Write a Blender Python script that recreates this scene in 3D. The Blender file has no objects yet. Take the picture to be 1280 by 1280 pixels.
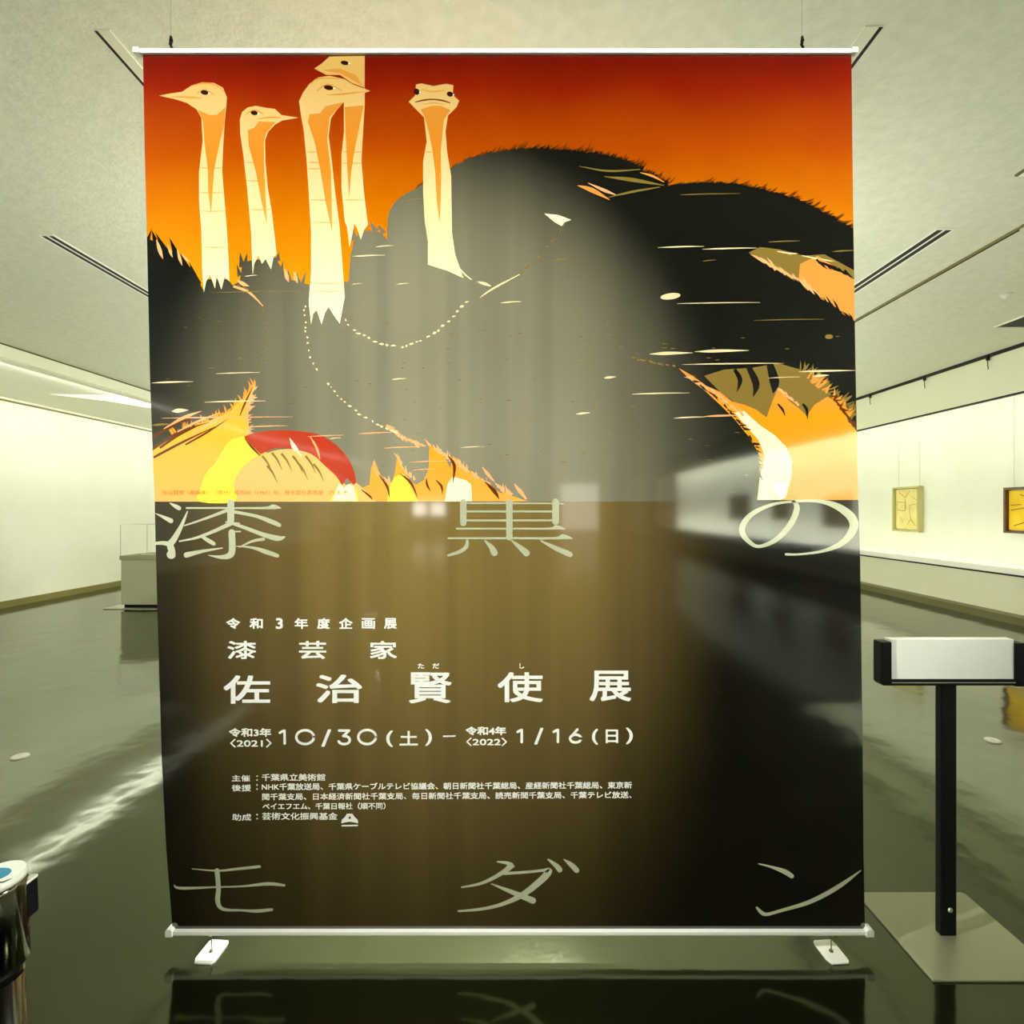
import bpy, bmesh, math, random
from mathutils import Vector, Matrix

# ------------------------------------------------------------------ camera, world, exposure
C = bpy.context.scene.collection
SC = bpy.context.scene
F = 660.0                                   # focal length in pixels of a 1280 px frame
CAMZ = 1.5
cam_d = bpy.data.cameras.new('camera')
cam_d.sensor_width = 36.0
cam_d.lens = 36.0 * F / 1280.0
cam_d.shift_x = -10.0 / 1280.0
cam_d.shift_y = -3.0 / 1280.0
cam_d.clip_start = 0.05
cam_d.clip_end = 200
cam = bpy.data.objects.new('camera', cam_d)
cam.location = (0, 0, CAMZ)
cam.rotation_euler = (math.radians(90), 0, 0)
C.objects.link(cam)
SC.camera = cam

world = bpy.data.worlds.new('world')
world.use_nodes = True
world.node_tree.nodes['Background'].inputs[0].default_value = (0.9, 0.95, 0.8, 1)
world.node_tree.nodes['Background'].inputs[1].default_value = 0.02
SC.world = world
SC.view_settings.view_transform = 'Standard'
SC.view_settings.look = 'None'
SC.view_settings.gamma = 1
SC.view_settings.use_curve_mapping = False
SC.view_settings.exposure = 0.0

WARM = (0.985, 1.0, 0.92)

def area_light(name, loc, rot, sx, sy, radiance, color=WARM):
    d = bpy.data.lights.new(name, 'AREA')
    d.shape = 'RECTANGLE'
    d.size, d.size_y = sx, sy
    d.energy = radiance * sx * sy * math.pi
    d.color = color
    o = bpy.data.objects.new(name, d)
    o.location = loc
    o.rotation_euler = rot
    C.objects.link(o)
    return o

def spot_light(name, loc, target, watts, angle, radius=0.04, color=WARM, blend=0.6):
    d = bpy.data.lights.new(name, 'SPOT')
    d.energy = watts
    d.spot_size = math.radians(angle)
    d.spot_blend = blend
    d.shadow_soft_size = radius
    d.color = color
    o = bpy.data.objects.new(name, d)
    o.location = loc
    o.rotation_euler = (Vector(target) - Vector(loc)).to_track_quat('-Z', 'Y').to_euler()
    C.objects.link(o)
    return o

# light levels, tuned here
L_COVE, L_COVE_HALL, L_CASE, L_CASE_HALL, L_FILL = 22.0, 18.0, 6.0, 100.0, 60.0
W_SPOT, W_BACK, W_BACK_LOW = 1430.0, 33000.0, 17000.0
# room sizes
CEIL = 3.7
XL, XR, XCASE = -7.89, 7.5, 6.65
YF, YB = 16.0, -33.5
YBAN = 1.79                                  # the banner's plane
# cove lamps washing the left wall, lamps inside the long case on the right
for y0, y1 in ((-20, -11), (-11, -2), (-2, 7), (7, 16)):
    area_light('cove_lamp', (-6.93, (y0 + y1) / 2, 3.47), (0, math.radians(12), 0), 0.14, y1 - y0 - 0.02, L_COVE if y1 > 0 else L_COVE_HALL)
for y0, y1 in ((-22, -13), (-13, -4), (-4, 6), (6, 16)):
    area_light('case_lamp', (6.80, (y0 + y1) / 2, 3.36), (0, math.radians(-24), 0), 0.16, y1 - y0 - 0.02, L_CASE if y1 > 0 else L_CASE_HALL * 0.55)

for y0, y1 in ((-22, -13), (-13, -4), (-4, 6), (6, 16)):
    area_light('case_fill_lamp', (6.70, (y0 + y1) / 2, 0.66), (0, math.radians(-112), 0), 0.06, y1 - y0 - 0.02, (L_CASE if y1 > 0 else L_CASE_HALL * 1.2) * 1.2)  # lamp row added low in the case to even out the wall

# ------------------------------------------------------------------ helpers
def lin(r, g, b):
    f = lambda c: (c / 255 / 12.92) if c / 255 <= 0.04045 else ((c / 255 + 0.055) / 1.055) ** 2.4
    return (f(r), f(g), f(b), 1.0)

def mat(name, col, rough=0.6, metallic=0.0, ior=1.5, spec=0.5, emit=None, estr=0.0):
    m = bpy.data.materials.new(name)
    m.use_nodes = True
    p = m.node_tree.nodes['Principled BSDF']
    p.inputs['Base Color'].default_value = col
    p.inputs['Roughness'].default_value = rough
    p.inputs['Metallic'].default_value = metallic
    p.inputs['IOR'].default_value = ior
    p.inputs['Specular IOR Level'].default_value = spec
    if emit:
        p.inputs['Emission Color'].default_value = emit
        p.inputs['Emission Strength'].default_value = estr
    return m

def mottle(m, c0, c1, scale, bump=0.0, bscale=40.0, bdist=0.01, stretch=(1, 1, 1), detail=4):
    """noise between two colours, and an optional bump, on object coordinates"""
    nt = m.node_tree
    p = nt.nodes['Principled BSDF']
    tc = nt.nodes.new('ShaderNodeTexCoord')
    mp = nt.nodes.new('ShaderNodeMapping')
    mp.inputs['Scale'].default_value = stretch
    nt.links.new(tc.outputs['Object'], mp.inputs['Vector'])
    n = nt.nodes.new('ShaderNodeTexNoise')
    n.inputs['Scale'].default_value = scale
    n.inputs['Detail'].default_value = detail
    nt.links.new(mp.outputs[0], n.inputs['Vector'])
    r = nt.nodes.new('ShaderNodeValToRGB')
    r.color_ramp.elements[0].position, r.color_ramp.elements[1].position = 0.35, 0.65
    r.color_ramp.elements[0].color, r.color_ramp.elements[1].color = c0, c1
    nt.links.new(n.outputs['Fac'], r.inputs['Fac'])
    nt.links.new(r.outputs['Color'], p.inputs['Base Color'])
    if bump:
        n2 = nt.nodes.new('ShaderNodeTexNoise')
        n2.inputs['Scale'].default_value = bscale
        n2.inputs['Detail'].default_value = 5
        nt.links.new(mp.outputs[0], n2.inputs['Vector'])
        b = nt.nodes.new('ShaderNodeBump')
        b.inputs['Strength'].default_value = bump
        b.inputs['Distance'].default_value = bdist
        nt.links.new(n2.outputs['Fac'], b.inputs['Height'])
        nt.links.new(b.outputs['Normal'], p.inputs['Normal'])
    return m

class MB:
    """collects shapes, then links them as one mesh object"""
    def __init__(self):
        self.v, self.f, self.mi = [], [], []
    def face(self, pts, mi=0):
        b = len(self.v)
        self.v += [tuple(p) for p in pts]
        self.f.append(list(range(b, b + len(pts))))
        self.mi.append(mi)
    def box(self, x0, x1, y0, y1, z0, z1, mi=0):
        b = len(self.v)
        self.v += [(x, y, z) for z in (z0, z1) for y in (y0, y1) for x in (x0, x1)]
        for q in ((0, 2, 3, 1), (4, 5, 7, 6), (0, 1, 5, 4), (2, 6, 7, 3), (0, 4, 6, 2), (1, 3, 7, 5)):
            self.f.append([b + i for i in q])
            self.mi.append(mi)
        return self
    def prism(self, pts, axis, a0, a1, mi=0):
        """outline pts (2D) pushed along axis 0/1/2 from a0 to a1"""
        def P(p, a):
            return {0: (a, p[0], p[1]), 1: (p[0], a, p[1]), 2: (p[0], p[1], a)}[axis]
        b, n = len(self.v), len(pts)
        self.v += [P(p, a0) for p in pts] + [P(p, a1) for p in pts]
        self.f += [list(range(b, b + n))[::-1], list(range(b + n, b + 2 * n))]
        self.mi += [mi, mi]
        for i in range(n):
            j = (i + 1) % n
            self.f.append([b + i, b + j, b + n + j, b + n + i])
            self.mi.append(mi)
        return self
    def lathe(self, prof, c=(0, 0, 0), seg=40, axis=2, mi=0):
        """profile of (radius, height) turned about an axis through c"""
        b = len(self.v)
        n = len(prof)
        for r, h in prof:
            for k in range(seg):
                a = 2 * math.pi * k / seg
                p = (r * math.cos(a), r * math.sin(a), h)
                if axis == 0:
                    p = (p[2], p[0], p[1])
                elif axis == 1:
                    p = (p[0], p[2], p[1])
                self.v.append((c[0] + p[0], c[1] + p[1], c[2] + p[2]))
        for i in range(n - 1):
            for k in range(seg):
                j = (k + 1) % seg
                self.f.append([b + i * seg + k, b + i * seg + j, b + (i + 1) * seg + j, b + (i + 1) * seg + k])
                self.mi.append(mi)
        self.f.append([b + k for k in range(seg)][::-1])
        self.f.append([b + (n - 1) * seg + k for k in range(seg)])
        self.mi += [mi, mi]
        return self
    def tube(self, pts, r, seg=10, mi=0):
        pts = [Vector(p) for p in pts]
        b = len(self.v)
        for i, p in enumerate(pts):
            d = (pts[min(i + 1, len(pts) - 1)] - pts[max(i - 1, 0)]).normalized()
            u = d.orthogonal().normalized() if i == 0 else (u - d * u.dot(d)).normalized()
            w = d.cross(u)
            for k in range(seg):
                a = 2 * math.pi * k / seg
                self.v.append(tuple(p + (u * math.cos(a) + w * math.sin(a)) * r))
        for i in range(len(pts) - 1):
            for k in range(seg):
                j = (k + 1) % seg
                self.f.append([b + i * seg + k, b + i * seg + j, b + (i + 1) * seg + j, b + (i + 1) * seg + k])
                self.mi.append(mi)
        self.f.append([b + k for k in range(seg)][::-1])
        self.f.append([b + (len(pts) - 1) * seg + k for k in range(seg)])
        self.mi += [mi, mi]
        return self
    def build(self, name, mats, parent=None, bevel=0.0, smooth=False, loc=None):
        me = bpy.data.meshes.new(name)
        me.from_pydata(self.v, [], self.f)
        if not isinstance(mats, (list, tuple)):
            mats = [mats]
        for m in mats:
            me.materials.append(m)
        me.polygons.foreach_set('material_index', self.mi)
        if smooth:
            me.polygons.foreach_set('use_smooth', [len(p) == 4 for p in self.f])
        me.update()
        o = bpy.data.objects.new(name, me)
        C.objects.link(o)
        if parent:
            o.parent = parent
        if loc:
            o.location = loc
        if bevel:
            b = o.modifiers.new('bevel', 'BEVEL')
            b.width, b.segments, b.limit_method = bevel, 2, 'ANGLE'
        return o

def tag(o, label=None, cat=None, group=None, kind=None):
    if label: o['label'] = label
    if cat: o['category'] = cat
    if group: o['group'] = group
    if kind: o['kind'] = kind
    return o

def empty(name, loc, label, cat, group=None, rot=(0, 0, 0)):
    o = bpy.data.objects.new(name, None)
    o.location, o.rotation_euler = loc, rot
    o.empty_display_size = 0.1
    C.objects.link(o)
    return tag(o, label, cat, group)

def struct(name, mb, m, **k):
    return tag(mb.build(name, m, **k), kind='structure')

# ------------------------------------------------------------------ materials
M = {}
M['wall'] = mottle(mat('wall_paint', lin(240, 240, 222), 0.85), lin(236, 238, 218), lin(242, 243, 226), 1.2, 0.05, 120, 0.002)
M['ceil'] = mottle(mat('ceiling_plaster', lin(228, 230, 208), 0.9), lin(222, 225, 203), lin(231, 233, 213), 14, 0.5, 45, 0.008, detail=8)
M['soffit'] = mat('soffit_paint', lin(232, 232, 208), 0.85)
M['fascia'] = mat('fascia_paint', lin(216, 217, 190), 0.8)
M['casebase'] = mat('case_base_laminate', lin(212, 212, 186), 0.55)
M['kick'] = mat('kick_board', lin(86, 84, 38), 0.45)
M['base'] = mat('baseboard_vinyl', lin(120, 112, 56), 0.5)
M['black'] = mat('black_metal', (0.003, 0.003, 0.003, 1), 0.45, spec=0.15)
M['shadowgap'] = mat('dark_gap', lin(30, 32, 18), 0.9)
M['white'] = mat('white_enamel', lin(246, 246, 236), 0.4)
M['offwhite'] = mat('off_white_plastic', lin(236, 237, 220), 0.45)
M['brownwall'] = mottle(mat('brown_panelling', lin(92, 70, 44), 0.5), lin(82, 62, 38), lin(100, 78, 50), 3.0, stretch=(1, 1, 0.2))
M['steel'] = mat('brushed_steel', lin(190, 192, 176), 0.35, 1.0)

# polished olive-brown floor, slightly uneven so that reflections ripple
fl = mat('polished_floor', lin(44, 46, 24), 0.10, ior=1.9)
nt = fl.node_tree
pf = nt.nodes['Principled BSDF']
tc = nt.nodes.new('ShaderNodeTexCoord')
n1 = nt.nodes.new('ShaderNodeTexNoise'); n1.inputs['Scale'].default_value = 3.2; n1.inputs['Detail'].default_value = 2.5
n2 = nt.nodes.new('ShaderNodeTexNoise'); n2.inputs['Scale'].default_value = 60; n2.inputs['Detail'].default_value = 3
nt.links.new(tc.outputs['Object'], n1.inputs['Vector'])
nt.links.new(tc.outputs['Object'], n2.inputs['Vector'])
bp = nt.nodes.new('ShaderNodeBump'); bp.inputs['Strength'].default_value = 1.0; bp.inputs['Distance'].default_value = 0.0035
nt.links.new(n1.outputs['Fac'], bp.inputs['Height'])
nt.links.new(bp.outputs['Normal'], pf.inputs['Normal'])
rp = nt.nodes.new('ShaderNodeMapRange')
rp.inputs['To Min'].default_value, rp.inputs['To Max'].default_value = 0.06, 0.12
nt.links.new(n2.outputs['Fac'], rp.inputs['Value'])
nt.links.new(rp.outputs[0], pf.inputs['Roughness'])
cr = nt.nodes.new('ShaderNodeValToRGB')
cr.color_ramp.elements[0].color, cr.color_ramp.elements[1].color = lin(15, 18, 6), lin(21, 24, 9)
nt.links.new(n2.outputs['Fac'], cr.inputs['Fac'])
nt.links.new(cr.outputs[0], pf.inputs['Base Color'])
pf.inputs['Specular Tint'].default_value = (0.92, 1.0, 0.58, 1)
M['floor'] = fl

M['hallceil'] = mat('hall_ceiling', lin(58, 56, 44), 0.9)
M['hallfloor'] = mottle(mat('hall_floor', lin(30, 22, 14), 0.13, ior=1.3, spec=0.25), lin(28, 20, 12), lin(34, 26, 16), 2.0, stretch=(1, .2, 1))

hn = M['hallfloor'].node_tree
hd = hn.nodes.new('ShaderNodeBsdfDiffuse'); hd.inputs[0].default_value = lin(30, 22, 14)
hm = hn.nodes.new('ShaderNodeMixShader'); hm.inputs[0].default_value = 0.6
hn.links.new(hn.nodes['Principled BSDF'].outputs[0], hm.inputs[1]); hn.links.new(hd.outputs[0], hm.inputs[2])
hn.links.new(hm.outputs[0], hn.nodes['Material Output'].inputs['Surface'])

def film(name, stops=None, col=None, glow=(0.0044, 0.0040, 0.0025)):
    """printed glossy film: ink colour (a flat colour, or stops of (pixel row, colour)) under a clear laminate with a vertical grain"""
    m = mat(name, col or (0, 0, 0, 1), 0.42, ior=1.5)
    nt = m.node_tree
    p = nt.nodes['Principled BSDF']
    tc = nt.nodes.new('ShaderNodeTexCoord')
    if stops:
        sx = nt.nodes.new('ShaderNodeSeparateXYZ')
        nt.links.new(tc.outputs['Object'], sx.inputs[0])
        z = lambda y: 1.5 - (y - 637) / S
        y0, y1 = stops[0][0], stops[-1][0]
        mr = nt.nodes.new('ShaderNodeMapRange')
        mr.inputs['From Min'].default_value, mr.inputs['From Max'].default_value = z(y0), z(y1)
        ns = nt.nodes.new('ShaderNodeTexNoise'); ns.inputs['Scale'].default_value = 5; ns.inputs['Detail'].default_value = 3
        nt.links.new(tc.outputs['Object'], ns.inputs['Vector'])
        ad = nt.nodes.new('ShaderNodeMath'); ad.operation = 'MULTIPLY_ADD'
        ad.inputs[1].default_value, ad.inputs[2].default_value = 0.14, -0.07
        nt.links.new(ns.outputs['Fac'], ad.inputs[0])
        a2 = nt.nodes.new('ShaderNodeMath'); a2.operation = 'ADD'
        nt.links.new(sx.outputs['Z'], mr.inputs['Value'])
        nt.links.new(mr.outputs[0], a2.inputs[0]); nt.links.new(ad.outputs[0], a2.inputs[1])
        r = nt.nodes.new('ShaderNodeValToRGB')
        el = r.color_ramp.elements
        while len(el) < len(stops):
            el.new(0.5)
        for e, (y, c) in zip(el, stops):
            e.position, e.color = (y - y0) / (y1 - y0), c
        nt.links.new(a2.outputs[0], r.inputs['Fac'])
        nt.links.new(r.outputs[0], p.inputs['Base Color'])
    tg = nt.nodes.new('ShaderNodeCombineXYZ'); tg.inputs[2].default_value = 1.0
    nt.links.new(tg.outputs[0], p.inputs['Tangent'])
    p.inputs['Anisotropic'].default_value = 0.9
    p.inputs['Specular IOR Level'].default_value = FILM_SPEC
    p.inputs['Roughness'].default_value = FILM_ROUGH
    p.inputs['Specular Tint'].default_value = FILM_TINT
    p.inputs['Coat Weight'].default_value = 1.0
    p.inputs['Coat IOR'].default_value = FILM_COAT
    p.inputs['Coat Roughness'].default_value = 0.06
    # the hanging film is not dead flat: long shallow waves running top to bottom
    mp = nt.nodes.new('ShaderNodeMapping'); mp.inputs['Scale'].default_value = (2.6, 1.0, 0.10)
    nt.links.new(tc.outputs['Object'], mp.inputs['Vector'])
    nw = nt.nodes.new('ShaderNodeTexNoise'); nw.inputs['Scale'].default_value = 1.0; nw.inputs['Detail'].default_value = 1.5
    nt.links.new(mp.outputs[0], nw.inputs['Vector'])
    bw = nt.nodes.new('ShaderNodeBump'); bw.inputs['Strength'].default_value = 1.0; bw.inputs['Distance'].default_value = 0.0016
    nt.links.new(nw.outputs['Fac'], bw.inputs['Height'])
    nt.links.new(bw.outputs['Normal'], p.inputs['Normal'])
    nt.links.new(bw.outputs['Normal'], p.inputs['Coat Normal'])
    # streaky translucency, lit by the added back spots, standing in for mirrored haze
    ms = nt.nodes.new('ShaderNodeMapping'); ms.inputs['Scale'].default_value = (7.0, 1.0, 0.16)
    nt.links.new(tc.outputs['Object'], ms.inputs['Vector'])
    nk = nt.nodes.new('ShaderNodeTexNoise'); nk.inputs['Scale'].default_value = 1.0; nk.inputs['Detail'].default_value = 3
    nt.links.new(ms.outputs[0], nk.inputs['Vector'])
    rk = nt.nodes.new('ShaderNodeValToRGB')
    rk.color_ramp.elements[0].position, rk.color_ramp.elements[1].position = 0.38, 0.60
    rk.color_ramp.elements[0].color = tuple(c * 0.78 for c in glow) + (1,)
    rk.color_ramp.elements[1].color = tuple(glow) + (1,)
    nt.links.new(nk.outputs['Fac'], rk.inputs['Fac'])
    tl = nt.nodes.new('ShaderNodeBsdfTranslucent')
    nt.links.new(rk.outputs[0], tl.inputs['Color'])
    add = nt.nodes.new('ShaderNodeAddShader')
    nt.links.new(p.outputs[0], add.inputs[0]); nt.links.new(tl.outputs[0], add.inputs[1])
    nt.links.new(add.outputs[0], nt.nodes['Material Output'].inputs['Surface'])
    return m
FILM_SPEC, FILM_ROUGH, FILM_COAT, FILM_TINT = 0.06, 0.40, 1.9, (1, 1, 1, 1)
S = F / YBAN                                 # pixels per metre on the banner

# ------------------------------------------------------------------ the room
struct('floor', MB().box(XL - 0.2, XR + 0.2, -0.5, YF, -0.1, 0), M['floor'])
struct('floor_hall', MB().box(XL - 0.2, XR + 0.2, YB, -0.5, -0.1, 0), M['hallfloor'])
struct('ceiling', MB().box(XL - 0.2, XR + 0.2, 1.75, YF, CEIL, CEIL + 0.1), M['ceil'])
struct('ceiling_hall', MB().box(XL - 0.2, XR + 0.2, YB, 1.75, CEIL, CEIL + 0.1), M['hallceil'])
struct('wall_left', MB().box(XL - 0.15, XL, YB, YF, 0, CEIL), M['wall'])
struct('wall_right', MB().box(XR, XR + 0.15, YB, YF, 0, CEIL), M['wall'])
struct('wall_far', MB().box(XL, XR, YF, YF + 0.15, 0, CEIL), M['wall'])
struct('wall_back', MB().box(XL, XR, YB - 0.15, YB, 0, CEIL), M['brownwall'])
# left: baseboard and the sloping lamp cove above the wall
struct('baseboard_left', MB().box(XL, XL + 0.03, YB, YF, 0, 0.10), M['base'])
struct('trim_1', MB().prism([(-6.84, CEIL), (-6.84, 3.52), (-6.87, 3.50), (-7.86, 3.215), (-7.86, 3.185), (XL, 3.185), (XL, CEIL)], 1, YB, YF), M['soffit'])
struct('trim_2', MB().box(XL, XL + 0.012, YB, YF, 3.16, 3.19), M['base'])
struct('trim_3', MB().box(-6.852, -6.836, YB, YF, CEIL - 0.02, CEIL), M['kick'])
# right: the long wall case, its base, kerb, fascia and dark edges
YC = -22.3
struct('trim_4', MB().box(XCASE, XR, YC, YF, 0, 0.6), M['casebase'])
struct('trim_5', MB().box(6.45, XCASE, YC, YF, 0, 0.10), M['kick'])
struct('trim_6', MB().box(XCASE - 0.008, XCASE + 0.02, YC, YF, 0.6, 0.622), M['black'])
struct('trim_7', MB().box(XCASE, XCASE + 0.05, YC, YF, 3.06, CEIL), M['fascia'])
struct('trim_8', MB().box(XCASE - 0.01, XCASE + 0.05, YC, YF, 3.045, 3.065), M['black'])
struct('trim_9', MB().box(XCASE - 0.03, XCASE, YC, YF, 3.655, CEIL), M['shadowgap'])
struct('trim_10', MB().box(XCASE + 0.05, XR, YC, YF, 3.42, 3.5), M['wall'])
struct('wall_side', MB().box(XCASE, XR, YC - 0.1, YC, 0, CEIL), M['brownwall'])
struct('trim_12', MB().box(XCASE + 0.02, XCASE + 0.04, YC, YF, 0.6, 0.70), M['white'])
struct('trim_11', MB().box(XR - 0.02, XR, YC, YF, 0.6, 0.68), M['white'])

# ------------------------------------------------------------------ ceiling fittings
def at_ceiling(px, py):
    d = F * (CEIL - CAMZ) / (637 - py)
    return ((px - 650) * d / F, d)

def diffuser(x0, x1, y0, y1, label):
    t = empty('linear_diffuser', ((x0 + x1) / 2, y0, CEIL), label, 'air diffuser', 'slot diffusers in the ceiling')
    w = (x1 - x0) / 2
    L = y1 - y0
    fr = MB()
    fr.box(-w, -w + 0.016, 0, L, -0.006, 0); fr.box(w - 0.016, w, 0, L, -0.006, 0)
    fr.box(-0.009, 0.009, 0.016, L - 0.016, -0.006, 0)
    fr.box(-w + 0.016, w - 0.016, 0, 0.016, -0.006, 0); fr.box(-w + 0.016, w - 0.016, L - 0.016, L, -0.006, 0)
    fr.build('frame', M['white'], t)
    for s in (-1, 1):
        a, b = sorted((s * 0.009, s * (w - 0.016)))
        MB().box(a, b, 0.016, L - 0.016, -0.004, -0.0005).build('slot', M['black'], t)
diffuser(-3.86, -3.73, 4.22, 9.0, 'black double slot diffuser in the ceiling on the side of the cove lit wall')
diffuser(3.26, 3.41, 4.13, 9.0, 'black double slot diffuser in the ceiling beside the long olive ceiling track')

def groove(x0, x1, y0, y1, dark_left, label):
    t = empty('ceiling_rail', ((x0 + x1) / 2, y0, CEIL), label, 'ceiling rail', 'recessed hanging rails above the banner')
    w, L = (x1 - x0) / 2, y1 - y0
    a = MB().box(-w, w, 0, L, -0.006, 0)
    a.build('channel', M['soffit'], t)
    if dark_left:
        MB().box(-w, -w + 0.014, 0, L, -0.009, -0.006).build('slot', M['shadowgap'], t)
    else:
        MB().box(w - 0.016, w, 0, L, -0.009, -0.006).build('slot', M['shadowgap'], t)
groove(-1.95, -1.88, 2.42, 6.5, True, 'thin dark ceiling rail at the banner corner above the striding ostriches')
groove(1.57, 1.65, 2.40, 6.5, False, 'dark ceiling rail running from the banner corner on the sign stand side')

t = empty('ceiling_track', (3.9, 1.0, CEIL), 'long thin olive track on the ceiling with a black slit', 'ceiling track')
MB().box(-0.022, 0.010, 0, 14, -0.008, 0).build('channel', M['base'], t)
MB().box(0.010, 0.026, 3.15, 14, -0.010, 0).build('slot', M['black'], t)

t = empty('ceiling_vent', (6.06, 5.3, CEIL), 'dark square vent opening in the ceiling near the picture case', 'vent')
MB().box(-0.34, 0.34, -1.0, 1.04, -0.006, -0.001).build('opening', M['black'], t)
f = MB(); f.box(-0.36, -0.34, -1.02, 1.06, -0.014, 0); f.box(0.34, 0.36, -1.02, 1.06, -0.014, 0)
f.box(-0.34, 0.34, -1.02, -1.0, -0.014, 0); f.box(-0.34, 0.34, 1.04, 1.06, -0.014, 0)
f.build('frame', M['ceil'], t)

t = empty('ceiling_hatch', (3.45, 3.0, CEIL), 'white access hatch in the ceiling at the right border of the view', 'hatch')
MB().box(-0.18, 0.2, -0.5, 0.47, -0.012, -0.001).build('panel', M['white'], t)
MB().box(-0.20, -0.18, -0.5, 0.47, -0.012, -0.001).build('edge_strip', M['kick'], t)

t = empty('ceiling_sensor', (4.97, 5.4, CEIL), 'small round white sensor on the ceiling near the dark vent', 'sensor')
MB().lathe([(0.055, -0.012), (0.055, 0)], seg=32).build('base', M['offwhite'], t, smooth=True)
MB().lathe([(0.006, -0.040), (0.022, -0.037), (0.034, -0.028), (0.040, -0.012)], seg=32).build('dome', M['white'], t, smooth=True)

# pendant uplights, added unseen to brighten the gallery ceiling and walls
M['lamp'] = mat('fill_diffuser', (0.9, 0.9, 0.85, 1), 0.6, emit=(0.98, 1.0, 0.86, 1), estr=L_FILL)
M['fill_side'] = mat('fill_side_diffuser', (0.9, 0.9, 0.85, 1), 0.6, emit=(1.0, 0.985, 0.84, 1), estr=26.0)  # glowing sides added to lift the lower walls
def fill_pendant(x, y, label, h=0.75):
    t = empty('fill_uplight', (x, y, 1.5), label, 'lamp', 'hanging uplights added as fill light')
    MB().box(-0.25, 0.25, -h, h, -0.22, 0.05).build('housing', M['white'], t, bevel=0.01)
    MB().box(-0.23, 0.23, -h + 0.02, h - 0.02, 0.05, 0.056).build('diffuser', M['lamp'], t)
    for sx in (-1, 1):
        a, b = sorted((sx * 0.25, sx * 0.256))
        MB().box(a, b, -h + 0.02, h - 0.02, -0.20, 0.045).build('side_panel', M['fill_side'], t)
    for sy in (-h + 0.15, h - 0.15):
        MB().tube([(0, sy, 0.05), (0, sy, CEIL - 1.5)], 0.003, 6).build('cable', M['steel'], t)
for (x, y, l) in ((-1.5, 4.6, 'added hanging uplight hidden behind the banner, nearest on the cove side'),
                  (1.5, 4.6, 'added hanging uplight hidden behind the banner, nearest on the picture case side'),
                  (-2.0, 9.0, 'added hanging uplight behind the banner, second from it on the cove side'),
                  (2.0, 9.0, 'added hanging uplight behind the banner, second from it on the picture case side'),
                  (-2.2, 13.4, 'added hanging uplight farthest behind the banner on the cove side'),
                  (2.2, 13.4, 'added hanging uplight farthest behind the banner on the picture case side')):
    fill_pendant(x, y, l, 0.27 if y < 5 else 0.75)

def fill_spot(x, y, target, label, watts=W_SPOT, cone=58, blend=1.0):
    t = empty('fill_spotlight', (x, y, CEIL), label, 'spotlight', 'added spotlights aimed at the banner')  # unseen fixtures, added to light the print
    MB().box(-0.05, 0.05, -0.02, 0.02, -0.03, 0).build('mount', M['black'], t)
    MB().tube([(0, 0, -0.03), (0, 0, -0.10)], 0.012, 8).build('stem', M['black'], t)
    d = (Vector(target) - Vector((x, y, CEIL - 0.14))).normalized()
    h = MB().lathe([(0.035, -0.10), (0.05, -0.06), (0.055, 0.03)], seg=24).build('head', M['black'], t, smooth=True)
    h.location = (0, 0, -0.14)
    h.rotation_euler = d.to_track_quat('Z', 'Y').to_euler()
    p = Vector((x, y, CEIL - 0.14)) + d * 0.06
    spot_light('fill_spot_lamp', p, target, watts, cone, blend=blend)
fill_spot(-4.0, 0.0, (0.1, YBAN, 1.95), 'added black ceiling spotlight lighting the banner from the belt post side')
fill_spot(4.0, 0.0, (-0.1, YBAN, 1.95), 'added black ceiling spotlight lighting the banner from the sign stand side')
fill_spot(-0.35, 4.3, (-0.31, YBAN, 1.77), 'added black ceiling spotlight shining on the back of the banner, aimed at the picture', W_BACK, 39, 1.0)  # back spots added so light through the film makes the haze
fill_spot(0.25, 4.5, (-0.22, YBAN, 1.06), 'added black ceiling spotlight shining on the back of the banner, aimed at the lower half', W_BACK_LOW, 30, 1.0)

# ------------------------------------------------------------------ banner print
def P(px, py, k):                            # photo pixel -> banner plane, k layers in front
    return ((px - 650) / S, -0.0012 - 0.00025 * k, 1.5 - (py - 637) / S)

random.seed(7)
INK = {}
def ink(name, **k):
    if 'glow' not in k and name not in ('plume', 'black'):
        c = k['col'] if 'col' in k else k['stops'][len(k['stops']) // 2][1]
        k['glow'] = tuple(0.0042 * v for v in c[:3])
    INK[name] = (len(INK), film('ink_' + name, **k))
ink('black', col=(0.0012, 0.0011, 0.001, 1), glow=(0.0036, 0.0025, 0.0007))
ink('sky', stops=[(70, lin(100, 8, 1)), (110, lin(128, 24, 0)), (190, lin(166, 68, 0)), (260, lin(192, 106, 0)), (350, lin(218, 142, 8))])
ink('plume', col=(0.0035, 0.004, 0.003, 1))
ink('brown', col=lin(96, 46, 6))
ink('neck', stops=[(95, lin(196, 158, 88)), (200, lin(222, 186, 126)), (300, lin(236, 212, 158)), (400, lin(246, 234, 190))])
ink('tan', stops=[(95, lin(196, 132, 52)), (200, lin(206, 126, 30)), (300, lin(232, 160, 66))])
ink('rear', col=lin(196, 158, 84))
ink('eye', col=lin(48, 14, 4))
ink('flame', stops=[(480, lin(232, 142, 60)), (520, lin(242, 150, 10)), (555, lin(240, 152, 24)), (590, lin(238, 156, 56)), (626, lin(240, 164, 72))])  # paler lower stops carry the lit case mirrored over plain orange
ink('amber', stops=[(480, lin(240, 160, 74)), (540, lin(250, 176, 40)), (580, lin(252, 178, 66)), (626, lin(250, 182, 92))])  # paler lower stops carry mirrored cove light over plain orange
ink('peach', col=lin(250, 178, 100))  # pale tint of the mirrored cove wall put into the print
ink('yellow', col=lin(255, 226, 66))
ink('cream', col=lin(255, 240, 190))
ink('red', col=lin(176, 54, 30))
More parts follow.
